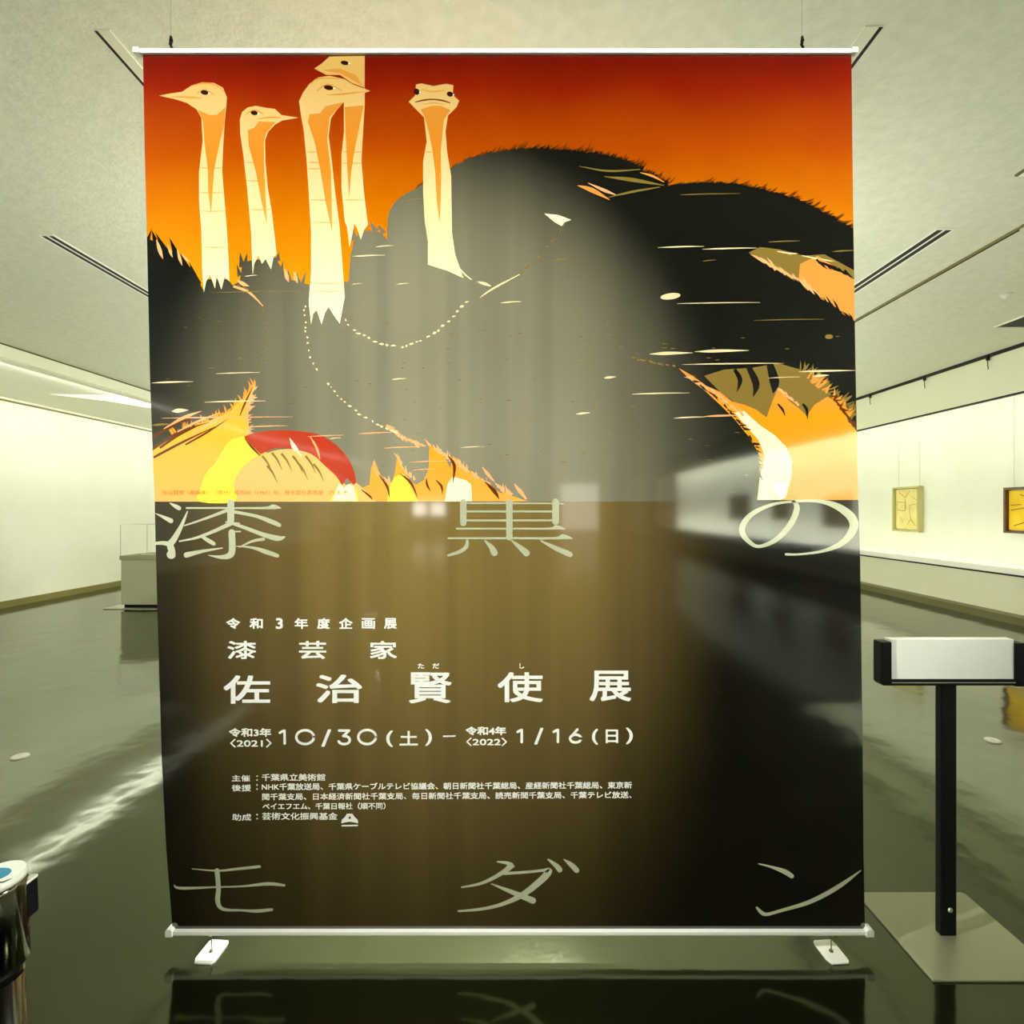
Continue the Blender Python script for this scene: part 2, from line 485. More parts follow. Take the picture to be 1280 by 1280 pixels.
ink('olive', col=lin(126, 104, 44))
ink('pink', col=lin(236, 166, 110))
ink('dust', col=lin(226, 206, 158))
ink('caption', col=lin(196, 120, 6))
ink('white', col=lin(252, 252, 244))
OUTLINES = []                                # (layer, ink, outline in photo pixels)
edgeL = [(179, 69), (181, 180), (184, 300), (188, 480), (193.5, 627), (198, 800), (202.5, 950), (208, 1060), (216, 1163)]
edgeR = [(1081, 1163), (1079, 1060), (1078, 930), (1075, 700), (1072.5, 625), (1069, 450), (1066, 250), (1064, 69)]
def edge_x(edge, y):
    e = sorted(edge, key=lambda p: p[1])
    for (x0, y0), (x1, y1) in zip(e, e[1:]):
        if y <= y1:
            return x0 + (x1 - x0) * (y - y0) / (y1 - y0)
    return e[-1][0]
def poly(pts, name, k):
    out = []
    for x, y in pts:
        y = min(max(y, 69.0), 1163.0)
        out.append((min(max(x, edge_x(edgeL, y)), edge_x(edgeR, y)), y))
    OUTLINES.append((k, INK[name][0], out))

def smooth(pts, n=5, closed=False):
    out = []
    m = len(pts)
    rng = m if closed else m - 1
    for i in range(rng):
        if closed:
            p0, p1, p2, p3 = (pts[(i + j - 1) % m] for j in range(4))
        else:
            p0, p1, p2, p3 = pts[max(i - 1, 0)], pts[i], pts[i + 1], pts[min(i + 2, m - 1)]
        for s in range(n):
            t = s / n
            out.append(tuple(0.5 * (2 * b + (c - a) * t + (2 * a - 5 * b + 4 * c - d) * t * t + (3 * b - a - 3 * c + d) * t ** 3)
                             for a, b, c, d in zip(p0, p1, p2, p3)))
    if not closed:
        out.append(tuple(pts[-1]))
    return out

def ribbon(mb, pts, mi, k, n=7):
    """brush stroke through (x, y, width) photo points, round ended"""
    p = smooth(pts, n)
    L, R = [], []
    for i, (x, y, w) in enumerate(p):
        a, b = p[max(i - 1, 0)], p[min(i + 1, len(p) - 1)]
        dx, dy = b[0] - a[0], b[1] - a[1]
        q = math.hypot(dx, dy) or 1
        w = max(w, 0.2)
        L.append((x - dy / q * w / 2, y + dx / q * w / 2)); R.append((x + dy / q * w / 2, y - dx / q * w / 2))
    b = len(mb.v)
    for l, r in zip(L, R):
        mb.v += [P(*l, k), P(*r, k)]
    for i in range(len(p) - 1):
        mb.f.append([b + 2 * i, b + 2 * i + 1, b + 2 * i + 3, b + 2 * i + 2]); mb.mi.append(mi)
    for (x, y, w), (x2, y2, _) in ((p[0], p[1]), (p[-1], p[-2])):
        a0 = math.atan2(y - y2, x - x2)
        mb.face([P(x + w / 2 * math.cos(a0 + a), y + w / 2 * math.sin(a0 + a), k) for a in [(-90 + 22.5 * j) * math.pi / 180 for j in range(9)]], mi)

def stroke(pts, name, k):
    p = smooth(pts, 4)
    L, R = [], []
    for i, (x, y, w) in enumerate(p):
        a, b = p[max(i - 1, 0)], p[min(i + 1, len(p) - 1)]
        dx, dy = b[0] - a[0], b[1] - a[1]
        q = math.hypot(dx, dy) or 1
        w = max(w, 0.3)
        L.append((x - dy / q * w / 2, y + dx / q * w / 2)); R.append((x + dy / q * w / 2, y - dx / q * w / 2))
    poly(L + R[::-1], name, k)

def fringe(line, name, k, step, length, lean, wid=(2, 5), jitter=0.6):
    """pointed feather tips along a line of photo points; lean = (dx, dy) direction they point"""
    for i in range(len(line) - 1):
        (x0, y0), (x1, y1) = line[i], line[i + 1]
        d = math.hypot(x1 - x0, y1 - y0)
        for j in range(max(1, int(d / step))):
            t = random.random()
            x, y = x0 + (x1 - x0) * t, y0 + (y1 - y0) * t
            l = random.uniform(*length)
            a = math.atan2(lean[1], lean[0]) + random.uniform(-jitter, jitter)
            w = random.uniform(*wid)
            nx, ny = -math.sin(a), math.cos(a)
            bx, by = x - math.cos(a) * l * 0.3, y - math.sin(a) * l * 0.3
            poly([(bx + nx * w / 2, by + ny * w / 2), (x + math.cos(a + 0.12) * l * 0.5 + nx * w * .3, y + math.sin(a + 0.12) * l * 0.5 + ny * w * .3),
                  (x + math.cos(a) * l, y + math.sin(a) * l), (bx - nx * w / 2, by - ny * w / 2)], name, k)

def specks(line, name, k, gap, size):
    pts = smooth(line, 8)
    acc = 0
    for i in range(len(pts) - 1):
        acc += math.hypot(pts[i + 1][0] - pts[i][0], pts[i + 1][1] - pts[i][1])
        if acc > gap:
            acc = random.uniform(-gap * .5, gap * .3)
            x, y = pts[i][0] + random.uniform(-1.2, 1.2), pts[i][1] + random.uniform(-1.2, 1.2)
            a = math.atan2(pts[i + 1][1] - pts[i][1], pts[i + 1][0] - pts[i][0])
            l, w = random.uniform(*size), random.uniform(1.2, 2.4)
            poly([(x + l * math.cos(a + q) * (1 if s else .5), y + w * math.sin(a + q) * .8) for q, s in ((0, 1), (1.2, 0), (2.2, 0), (3.1, 1), (4.2, 0), (5.2, 0))], name, k)

# film itself, black all over, and the orange ground
poly(edgeL + edgeR, 'black', 0)
poly([(179, 69), (181, 180), (184, 300), (188, 480), (193.5, 627.5), (1072.5, 625), (1069, 450), (1066, 250), (1064, 69)], 'sky', 1)

# the birds' dark bodies
hump1 = [(484, 300), (486, 268), (497, 250), (520, 236), (545, 226), (566, 211), (590, 199), (625, 191), (665, 187), (705, 189), (745, 193), (785, 203), (812, 219), (835, 231)]
hump2 = [(835, 233), (872, 230), (915, 231), (960, 240), (1000, 252), (1038, 272), (1067, 288)]
left_top = [(184, 298), (196, 303), (212, 314), (226, 322), (238, 338), (248, 350), (254, 362), (258, 349), (285, 349), (291, 357), (300, 352), (303, 330), (312, 326), (345, 322),
            (352, 336), (364, 350), (386, 356), (436, 352), (438, 320), (444, 296), (462, 288), (474, 290)]
body = left_top + smooth(hump1, 4) + smooth(hump2, 4) + [(1069, 450), (1072.2, 626.2), (193.3, 628.2), (188, 480)]
poly(body, 'plume', 2)
fringe(smooth(hump1[3:], 3), 'brown', 1.5, 1.5, (6, 15), (1, -0.5), (1.5, 4))
fringe(smooth(hump2, 3), 'brown', 1.5, 1.5, (6, 16), (1, -0.12), (1.5, 4))
fringe(smooth(hump1[3:], 3), 'plume', 2.5, 1.6, (3, 8), (1, -0.5), (1.5, 4))
fringe(smooth(hump2, 3), 'plume', 2.5, 1.6, (3, 8), (1, -0.1), (1.5, 4))
for a, b, c in (((183, 300), (190, 286), 10), ((196, 306), (190, 288), 9), ((208, 316), (194, 290), 9), ((222, 322), (212, 297), 10), ((236, 340), (222, 312), 10), ((248, 356), (236, 326), 9),
                ((303, 334), (300, 315), 8), ((307, 330), (309, 316), 6), ((300, 345), (296, 330), 6), ((347, 326), (349, 314), 7), ((352, 338), (354, 326), 5), ((362, 350), (360, 336), 5),
                ((374, 354), (371, 340), 5), ((378, 355), (383, 338), 5), ((444, 300), (440, 283), 8), ((455, 292), (452, 278), 8), ((470, 290), (462, 276), 8), ((480, 292), (472, 280), 7)):
    dx, dy = b[0] - a[0], b[1] - a[1]
    q = math.hypot(dx, dy)
    poly([(a[0] - dy / q * c / 2, a[1] + dx / q * c / 2), (a[0] + dy / q * c / 2, a[1] - dx / q * c / 2), b], 'plume', 3)
for a, b, w in (((196, 300), (204, 324), 5), ((222, 312), (228, 332), 4), ((228, 318), (238, 328), 3), ((210, 306), (216, 322), 3), ((356, 336), (361, 353), 5), ((368, 340), (372, 354), 5), ((296, 350), (312, 358), 5)):
    stroke([(a[0], a[1], 1), ((a[0] + b[0]) / 2, (a[1] + b[1]) / 2 + 1, w), (b[0], b[1], 0.5)], 'pink', 3)

# flame coloured wing feathers, right edge, upper
poly([(950, 309), (975, 312), (1005, 320), (1030, 318), (1068, 338), (1069, 402), (1052, 392), (1034, 380), (1012, 368), (985, 346), (962, 330), (935, 316)], 'olive', 3)
poly([(1000, 330), (1022, 320), (1040, 332), (1068, 350), (1069, 402), (1052, 391), (1036, 381), (1020, 366), (998, 350)], 'flame', 4)
fringe([(985, 346), (1012, 368), (1034, 380), (1068, 402)], 'plume', 5, 4, (8, 18), (-0.8, -0.9), (2, 4), .3)
fringe([(950, 325), (1000, 352), (1040, 384)], 'pink', 4.5, 5, (6, 16), (-0.7, -0.7), (2, 4), .4)
fringe([(1010, 322), (1068, 345)], 'plume', 5, 6, (8, 20), (0.8, 0.5), (2, 4), .3)
fringe([(960, 312), (1060, 330)], 'dust', 4.2, 14, (6, 22), (1, 0.15), (.7, 1.6), .2)
# between the two big backs
for q in (((724, 208), (760, 214), (800, 212), 2.5, 'olive'), ((755, 221), (790, 225), (830, 232), 5, 'olive'), ((722, 232), (740, 238), (762, 250), 6, 'flame'),
          ((735, 229), (755, 238), (770, 244), 4, 'pink'), ((760, 247), (790, 240), (825, 234), 3, 'olive'), ((800, 216), (815, 220), (830, 228), 3, 'flame')):
    (x0, y0), (x1, y1), (x2, y2), w, n = q
    stroke([(x0, y0, .6), (x1, y1, w), (x2, y2, .8)], n, 3)

# right fan of feathers, lower
fanR = [(848, 460), (866, 470), (882, 482), (900, 490), (915, 502), (930, 506), (945, 512), (958, 522), (966, 500), (972, 486), (985, 500), (1000, 512), (1008, 520), (1018, 506),
        (1034, 496), (1050, 505), (1062, 526), (1072, 540), (1072.3, 625), (946, 625), (950, 592), (948, 566), (935, 545), (918, 524), (900, 506), (878, 486), (862, 474)]
poly([(880, 470), (905, 462), (940, 460), (972, 454), (1000, 462), (1022, 476), (1038, 492), (1048, 512), (1000, 530), (960, 525), (925, 508), (900, 490)], 'olive', 3)
poly(fanR, 'flame', 4)
for q in (((935, 458), (945, 480), (941, 496), 9), ((962, 455), (968, 478), (966, 492), 12), ((918, 462), (925, 475), (921, 490), 6), ((1003, 505), (1008, 512), (1009, 524), 4), ((972, 505), (978, 512), (981, 520), 3)):
    (x0, y0), (x1, y1), (x2, y2), w = q
    stroke([(x0, y0, w * .7), (x1, y1, w), (x2, y2, .5)], 'plume', 5)
poly([(918, 516), (930, 514), (950, 532), (968, 544), (982, 558), (990, 576), (989, 596), (982, 622), (975, 625), (947, 625), (950, 594), (956, 570), (948, 550), (932, 532)], 'cream', 5)
poly([(966, 605), (984, 603), (980, 618), (977, 624), (970, 614)], 'white', 5.5)
fringe([(862, 472), (900, 500), (930, 535), (948, 562), (950, 600)], 'plume', 5.5, 4, (4, 9), (0.9, 0.45), (1.4, 3), .6)
fringe([(862, 472), (895, 492), (930, 520)], 'pink', 5.2, 3, (4, 10), (-0.8, -0.4), (2, 4), .7)
fringe([(975, 488), (1000, 508)], 'pink', 5.2, 3, (5, 10), (-0.6, -0.9), (2, 4), .6)
fringe([(1010, 470), (1035, 490), (1060, 522)], 'flame', 3.6, 2.6, (6, 16), (0.5, -0.9), (2, 4), .7)
fringe([(1000, 462), (1040, 490), (1066, 520)], 'olive', 3.4, 2, (6, 18), (0.7, -0.7), (2, 4), .8)
fringe([(1040, 495), (1070, 535)], 'brown', 4.8, 3, (6, 14), (0.8, 0.5), (2, 4), .7)

# left fan
poly([(320, 478), (310, 492), (298, 504), (286, 516), (262, 526), (238, 534), (214, 545), (190, 560), (193.3, 627), (330, 627), (340, 570), (318, 556), (312, 540), (310, 520), (314, 500)], 'amber', 3)
for q in (((188, 548), (220, 530), (250, 520), 4), ((190, 562), (225, 540), (262, 528), 3.5), ((192, 572), (230, 552), (270, 533), 3), ((232, 556), (260, 540), (285, 524), 2.4), ((200, 560), (222, 545), (245, 534), 3)):
    (x0, y0), (x1, y1), (x2, y2), w = q
    stroke([(x0, y0, w), (x1, y1, w), (x2, y2, .6)], 'brown', 4)
for q in (((205, 536), (230, 522), (252, 514), 4), ((222, 540), (245, 528), (275, 516), 3), ((230, 548), (262, 530), (292, 512), 3)):
    (x0, y0), (x1, y1), (x2, y2), w = q
    stroke([(x0, y0, 1), (x1, y1, w), (x2, y2, .6)], 'pink', 4.3)
fringe([(318, 482), (298, 506), (266, 526), (215, 545)], 'flame', 2.6, 2, (5, 14), (0.2, -1), (2, 4), .8)
fringe([(318, 480), (312, 500), (308, 520), (312, 545)], 'pink', 3.5, 2, (4, 10), (1, -0.3), (1.6, 3.4), .7)
stroke([(300, 520, 1), (306, 505, 2.4), (316, 484, 1)], 'brown', 4)
poly(smooth([(306, 545), (288, 551), (277, 566), (270, 578), (258, 592), (251, 610), (249, 627), (294, 627), (292, 606), (299, 590), (309, 579), (322, 570)], 3), 'yellow', 5)
poly(smooth([(300, 627), (293, 610), (297, 594), (308, 581), (325, 570), (350, 562), (380, 563), (402, 574), (420, 592), (432, 606), (446, 604), (470, 627)], 3), 'peach', 4)
poly(smooth([(305, 546), (318, 541), (345, 538), (372, 539), (398, 543), (420, 556), (437, 576), (445, 598), (442, 606), (434, 598), (428, 606), (421, 596), (406, 582), (390, 568), (368, 562), (345, 560), (326, 568)], 3), 'red', 6)
poly([(362, 547), (371, 558), (378, 572), (372, 566), (365, 560)], 'cream', 7)
stroke([(388, 546, 1), (396, 560, 3), (400, 574, 1)], 'pink', 6.5)
stroke([(306, 548, 1), (316, 560, 3), (326, 570, 1)], 'brown', 6.5)
for x, y in ((328, 570), (340, 566), (352, 567), (366, 570), (382, 570), (392, 580), (334, 582), (372, 578)):
    stroke([(x, y, 3), (x + 7, y + 9, 2.4), (x + 13, y + 22, .5)], 'olive', 6.2)
poly([(424, 604), (430, 610), (436, 605), (442, 608), (446, 626), (416, 626), (420, 614)], 'cream', 7)
poly([(421, 610), (446, 612), (448, 626.5), (413, 626.5)], 'yellow', 6.8)

# flame feathers at the bottom, middle
base_y = 626.6
poly([(440, base_y), (444, 606), (452, 610), (462, 606), (464, 586), (468, 574), (474, 590), (480, 600), (490, 604), (494, 590), (497, 566), (503, 582), (512, 600), (520, 606), (530, 600),
      (536, 585), (537, 556), (547, 562), (556, 572), (563, 585), (566, 570), (574, 576), (586, 588), (598, 597), (612, 604), (624, 612), (640, 620), (660, base_y)], 'flame', 3)
poly([(488, 606), (494, 596), (504, 592), (512, 606), (522, base_y), (484, base_y)], 'yellow', 4)
poly([(556, base_y), (560, 604), (566, 596), (582, 600), (589, 606), (590, base_y)], 'cream', 4)
fringe([(485, 533), (500, 545), (526, 556)], 'pink', 3, 2.2, (5, 10), (0.8, 0.6), (3, 5), .6)
fringe([(536, 556), (560, 572), (595, 596), (640, 618)], 'pink', 3.4, 2.2, (4, 10), (-0.3, -0.9), (2, 4), .6)
fringe([(466, 578), (475, 600), (490, 604)], 'pink', 3.4, 3, (4, 10), (-0.3, -0.9), (2, 4), .5)
fringe([(496, 570), (506, 590), (525, 604)], 'pink', 3.4, 3, (4, 10), (-0.3, -0.9), (2, 4), .5)
fringe([(610, 600), (622, 612)], 'plume', 4, 2, (6, 12), (0.8, 0.6), (2, 4), .4)
for q in (((560, 570), (568, 582), (566, 604), 4), ((500, 592), (514, 604), (522, 622), 3), ((474, 594), (484, 608), (487, 622), 3), ((545, 600), (552, 608), (553, 618), 3), ((533, 598), (534, 606), (538, 614), 3),
          ((606, 602), (618, 614), (624, 624), 5), ((452, 612), (462, 620), (466, 625), 2.5)):
    (x0, y0), (x1, y1), (x2, y2), w = q
    stroke([(x0, y0, 1), (x1, y1, w), (x2, y2, .5)], 'brown', 4.5)
stroke([(603, 584, 1), (610, 593, 4), (618, 602, 1)], 'pink', 4.6)
stroke([(643, 605, 1), (650, 614, 5), (658, 624, 2)], 'pink', 4.6)

# the long necks and heads
rear = [(393, 86), (402, 80), (412, 71), (456, 70), (456, 110), (440, 104), (425, 94), (408, 94)]
neck4 = [(430, 128), (456, 110), (456, 132), (454, 165), (452, 202), (455, 240), (458, 265), (460, 281), (455, 288), (451, 300), (446, 284), (443, 280), (440, 296), (437, 310), (434, 284), (431, 277), (427, 235), (427, 195), (430, 165)]
bird1 = [(199, 120), (214, 117), (228, 115), (240, 107), (253, 103), (268, 104), (279, 110), (284, 122), (282.5, 140), (281, 155), (279, 188), (278, 215), (281, 252), (284, 290), (286, 327),
         (287, 352), (281, 346), (277, 362), (271, 345), (269, 361), (263, 344), (258, 352), (255, 366), (253, 340), (252, 290), (249, 252), (249, 215), (253.5, 177), (252, 148), (246, 137), (234, 129), (218, 124)]
bird2 = [(300, 150), (303, 140), (310, 134.5), (320, 132.5), (332, 135), (344, 136.5), (352, 144), (373, 147.5), (353, 151), (344, 156), (335.5, 165), (331.5, 176), (332, 202), (335, 235), (340, 265), (344, 300),
         (346, 318), (342, 322), (339, 337), (332, 324), (328, 330), (323, 320), (318, 330), (316, 344), (314, 290), (309, 235), (304.5, 195), (300.5, 168)]
bird3 = [(374, 127), (379, 116), (387, 105), (398, 97), (412, 95), (430, 99), (442, 106), (463, 114), (443, 121), (430, 128), (421, 138), (414, 148), (411, 170), (415, 202), (419, 240), (424, 278), (427, 315),
         (430, 355), (431, 372), (428, 388), (425, 405), (417, 394), (411, 384), (407, 390), (402, 406), (396, 388), (392, 392), (389, 406), (386, 378), (389, 340), (389, 290), (386, 240), (383.5, 202), (380, 165), (376, 142)]
bird5 = [(520, 106), (527, 104.5), (542, 108), (558, 105), (567, 107), (566, 119), (574, 126), (571, 134), (560, 145), (557, 165), (559, 190), (564, 220), (564.5, 252), (565, 290), (569, 318), (579.5, 348),
         (560, 339), (535, 331), (535, 302), (531, 277), (529, 240), (529, 202), (533.5, 177), (530, 147), (520, 137), (511, 127.5), (519, 120)]
poly(rear, 'rear', 4)
poly(neck4, 'neck', 4)
poly([(431, 134), (455, 132), (448, 165), (443, 190), (439, 216), (436.5, 248), (434.5, 215), (432, 165)], 'tan', 5)
poly([(402, 88), (425, 86), (445, 94), (454, 108), (440, 100), (425, 92)], 'tan', 5)
for b in (bird1, bird2, bird3, bird5):
    poly(b, 'neck', 6)
poly([(247, 137.5), (255, 141), (262, 144), (271, 144), (278, 138), (282, 134), (280.5, 157), (275, 178), (268, 212), (264, 268), (260.5, 240), (260, 212), (256, 180), (254, 152)], 'tan', 7)
poly([(310, 163), (318, 160), (324, 152), (345, 153), (333, 166), (330, 177), (330, 200), (332, 240), (334, 282), (326, 247), (320, 215), (311, 182)], 'tan', 7)
poly([(387, 143), (400, 142), (407, 133), (430, 128), (412, 147), (409, 175), (414, 215), (415.5, 292), (407, 252), (400, 210), (394, 180), (385, 152)], 'tan', 7)
poly([(526, 137), (540, 132.5), (551, 132.5), (563, 138), (555, 150), (551, 190), (551.5, 228), (550, 280), (546, 252), (544, 215), (541, 190), (536, 165), (531, 147)], 'tan', 7)
# beaks, brows, eyes, throat rings
for pts, n in (([(214, 121, .6), (236, 122, 2.2), (252, 123, .8)], 'tan'), ([(247, 117, 1), (256, 113, 2), (268, 119, 1)], 'tan'), ([(240, 108, .6), (252, 104.5, 2), (268, 106, 1.5), (281, 115, .8)], 'tan'),
               ([(322, 149, .6), (338, 147, 2), (352, 147.5, .6)], 'tan'), ([(308, 143, 1), (318, 138, 1.6), (330, 143, 1)], 'tan'),
               ([(408, 119, .6), (428, 118, 2.4), (458, 114.5, .6)], 'tan'), ([(396, 114, 1), (410, 106, 2), (428, 114, 1)], 'tan'), ([(388, 106, .6), (398, 98.5, 1.6), (424, 99, 1)], 'tan'),
               ([(519, 128, 1), (530, 125.5, 2), (541, 124.5, 1.6), (553, 126, 2), (563, 129, 1)], 'brown'), ([(527, 112, 1), (541, 115, 1.5), (556, 113, 1)], 'tan'), ([(528, 131, .6), (542, 129, 1.2), (556, 131, .6)], 'tan')):
    stroke(pts, n, 8)
for x, y, w, h in ((256, 116, 5, 3), (318, 141.5, 4.5, 2.8), (411, 110, 6, 3), (431, 79, 5, 2.8), (521, 115, 3.5, 4), (562.5, 118, 4, 3.2)):
    poly([(x + w * math.cos(a * math.pi / 6), y + h * math.sin(a * math.pi / 6) + .12 * w * math.cos(a * math.pi / 6)) for a in range(12)], 'eye', 9)
    poly([(x + w * .95, y), (x + w * 1.5, y + .6), (x + w * .9, y + 1.6)], 'white', 9.5)
for x0, x1, y in ((250, 278, 210), (250, 279, 241), (251, 282, 264), (253, 285, 309), (306, 332, 203), (308, 334, 226), (312, 339, 262), (384, 396, 190), (385, 400, 203), (385, 402, 211), (388, 420, 250), (389, 424, 278),
                  (429, 453, 190), (428, 452, 204), (429, 455, 250), (531, 541, 190), (387, 430, 354), (388, 430, 364)):
    stroke([(x0, y, .5), ((x0 + x1) / 2, y + .4, 1.1), (x1, y, .5)], 'tan', 8)

# light threads and specks over the dark bodies
specks([(430, 394), (440, 410), (465, 425), (495, 433), (512, 431), (532, 423), (552, 409), (570, 392), (590, 370)], 'dust', 3, 6, (1.5, 4.5))
specks([(381, 380), (381, 400), (384, 425), (390, 450), (400, 466)], 'dust', 3, 5, (1.5, 3))
specks([(408, 478), (420, 492), (440, 510), (460, 524), (480, 534), (497, 542)], 'dust', 3, 5, (1.5, 3.5))
specks([(296, 356), (312, 364), (326, 382), (330, 402), (329, 440), (322, 468)], 'olive', 3, 4, (1.5, 3.5))
specks([(790, 448), (815, 452), (848, 460)], 'olive', 3, 3.5, (1.5, 3.5))
stroke([(292, 358, 3), (312, 366, 3), (329, 383, 1)], 'pink', 3)
stroke([(600, 372, .8), (618, 360, 2.4), (650, 343, 1)], 'dust', 3)
specks([(650, 343), (675, 318), (698, 292), (706, 276)], 'olive', 3, 5, (1.5, 4))
stroke([(596, 352, .8), (606, 355, 4), (614, 358, 1)], 'dust', 3)
stroke([(575, 336, .8), (582, 344, 2), (590, 350, 1)], 'dust', 3)
poly([(680, 267), (698, 269), (714, 275), (706, 278), (702, 283), (692, 277)], 'cream', 3)
for x0, x1, y, w, n in ((190, 242, 478, 2.2, 'dust'), (270, 325, 466.5, 1.2, 'dust'), (202, 366, 522, 1.5, 'pink'), (256, 332, 502, 1.6, 'dust'), (190, 215, 531, 3, 'olive'), (310, 360, 533, 1.4, 'pink'),
                        (385, 430, 545, 1.2, 'pink'), (412, 426, 548, 1, 'dust'), (846, 950, 379, 1.3, 'dust'), (942, 1030, 400, 1, 'olive'), (812, 866, 442, 4, 'dust'), (868, 936, 439, 3.5, 'dust'),
                        (852, 980, 455, 1.7, 'dust'), (790, 862, 492, 1.6, 'dust'), (842, 882, 522, 1.6, 'dust'), (880, 926, 520, 2.4, 'pink'), (998, 1070, 464, 2.4, 'dust'), (1016, 1036, 470, 3, 'dust'),
                        (822, 880, 309, 1.8, 'dust'), (878, 946, 311, 1.8, 'dust'), (878, 895, 326, 1, 'olive'), (960, 1000, 302, 1.3, 'olive'), (1040, 1069, 314, 1.6, 'olive'), (850, 925, 243, 1.2, 'olive'),
                        (440, 482, 320, 1.6, 'dust'), (470, 492, 308, 1.2, 'dust'), (496, 512, 355, 1.2, 'dust'), (440, 452, 355, 1, 'dust'), (626, 652, 378, 1.5, 'dust'), (490, 508, 474, 1.6, 'dust'),
                        (575, 606, 559, 1.3, 'dust'), (480, 526, 559.5, 1.5, 'pink'), (448, 490, 541.5, 1.6, 'pink'), (512, 560, 577, 1.3, 'pink'), (516, 546, 587, 1.3, 'pink'), (720, 738, 517, 2.6, 'dust'),
                        (755, 770, 472, 3, 'dust'), (690, 712, 325, 1.4, 'olive'), (264, 390, 365, 1, 'olive'), (502, 528, 250, 1.2, 'olive'), (960, 1000, 472, 1, 'dust'), (306, 322, 345, 1.2, 'dust'), (215, 236, 513.5, 5, 'dust')):
    stroke([(x0, y + .8, .4), (x0 * .7 + x1 * .3, y, w), (x0 * .35 + x1 * .65, y - .6, w * .8), (x1, y - .8, .4)], n, 6)
poly([(826 + 12 + 12.5 * math.cos(a * math.pi / 8), 370.5 + 4 * math.sin(a * math.pi / 8) - .12 * 12 * math.cos(a * math.pi / 8)) for a in range(16)], 'dust', 6)
poly([(1036 + 5 * math.cos(a * math.pi / 6), 421 + 3 * math.sin(a * math.pi / 6)) for a in range(12)], 'olive', 6)
for _ in range(150):
    x, y = random.uniform(190, 1060), random.uniform(380, 620)
    stroke([(x, y, .3), (x + random.uniform(1, 3), y, .9), (x + random.uniform(4, 7), y, .3)], 'olive', 2.6)

# ------------------------------------------------------------------ the banner as an object
banner = empty('hanging_banner', (0, YBAN, 0), 'tall exhibition banner with orange ostrich picture over black, hung from the ceiling in the middle', 'banner')

TEXT_CACHE = {}
def glyph(body, bold):
    key = (body, bold)
    if key not in TEXT_CACHE:
        cu = bpy.data.curves.new('lettering', 'FONT')
        cu.body, cu.size, cu.offset, cu.resolution_u = body, 1.0, bold, 4
        o = bpy.data.objects.new('lettering', cu)
        C.objects.link(o)
        bpy.context.view_layer.update()
        me = o.to_mesh()
        v = [(p.co.x, p.co.y) for p in me.vertices]
        f = [list(p.vertices) for p in me.polygons]
        o.to_mesh_clear()
        bpy.data.objects.remove(o)
        bpy.data.curves.remove(cu)
        TEXT_CACHE[key] = (v, f)
    return TEXT_CACHE[key]

def numeral(mb, c, x0, y0, x1, y1, w=3.2, k=1):
    """large date figures drawn with an even round stroke"""
    X = lambda u: x0 + w / 2 + u * (x1 - x0 - w)
    Y = lambda v: y1 - w / 2 - v * (y1 - y0 - w)
    if c == '0':
        pts = [(0.5 + 0.5 * math.cos(a * math.pi / 12), 0.5 + 0.5 * math.sin(a * math.pi / 12)) for a in range(25)]
        ribbon(mb, [(X(u), Y(v), w) for u, v in pts], 0, k, 2)
    elif c == '3':
        ribbon(mb, [(X(u), Y(v), w) for u, v in ((0.04, 1), (0.5, 1), (0.93, 1))], 0, k, 3)
        ribbon(mb, [(X(u), Y(v), w) for u, v in ((0.93, 1), (0.68, 0.80), (0.42, 0.60))], 0, k + .1, 3)
        ribbon(mb, [(X(u), Y(v), w) for u, v in ((0.42, 0.60), (0.80, 0.54), (1.0, 0.32), (0.86, 0.08), (0.48, 0.0), (0.14, 0.07), (0.0, 0.2))], 0, k + .2, 5)
    elif c == '6':
        ribbon(mb, [(X(u), Y(v), w) for u, v in ((0.66, 1.0), (0.40, 0.74), (0.14, 0.48))], 0, k, 4)
        ribbon(mb, [(X(0.5 + 0.5 * math.cos(a * math.pi / 12)), Y(0.30 + 0.30 * math.sin(a * math.pi / 12)), w) for a in range(25)], 0, k + .1, 2)
    elif c == '1':
        ribbon(mb, [(X(u), Y(v), w) for u, v in ((0.0, 0.84), (0.4, 0.94), (0.8, 1.0))], 0, k, 3)
        ribbon(mb, [(X(0.8), Y(v), w) for v in (1.0, 0.5, 0.0)], 0, k + .1, 3)

ONE = [(0.0, 0.80), (0.42, 1.0), (0.72, 1.0), (0.72, 0.0), (0.42, 0.0), (0.42, 0.78), (0.10, 0.62)]
def write(mb, body, x0, y0, x1, y1, bold=0.3, k=1, mi=0, dy=0.0):
    """set text into the photo box x0..x1, y0..y1; bold = extra stroke width in pixels; dy = rise of the right end in pixels"""
    if body == '1':
        mb.face([P(x0 + (x1 - x0) * u, y1 - (y1 - y0) * w, k) for u, w in ONE], mi)
        return
    v, f = glyph(body, 0.0)
    if not v:
        return
    ax, bx = min(p[0] for p in v), max(p[0] for p in v)
    ay, by = min(p[1] for p in v), max(p[1] for p in v)
    x0, x1, y0, y1 = x0 + bold / 2, x1 - bold / 2, y0 + bold / 2, y1 - bold / 2
    for n, (ox, oy) in enumerate(((0, 0), (-1, -1), (1, -1), (1, 1), (-1, 1)) if bold else ((0, 0),)):
        b = len(mb.v)
        for px, py in v:
            t = (px - ax) / ((bx - ax) or 1)
            mb.v.append(P(x0 + t * (x1 - x0) + ox * bold / 2, y1 - (py - ay) / ((by - ay) or 1) * (y1 - y0) - dy * t + oy * bold / 2, k + n * 0.12))
        for q in f:
            mb.f.append([b + i for i in q]); mb.mi.append(mi)

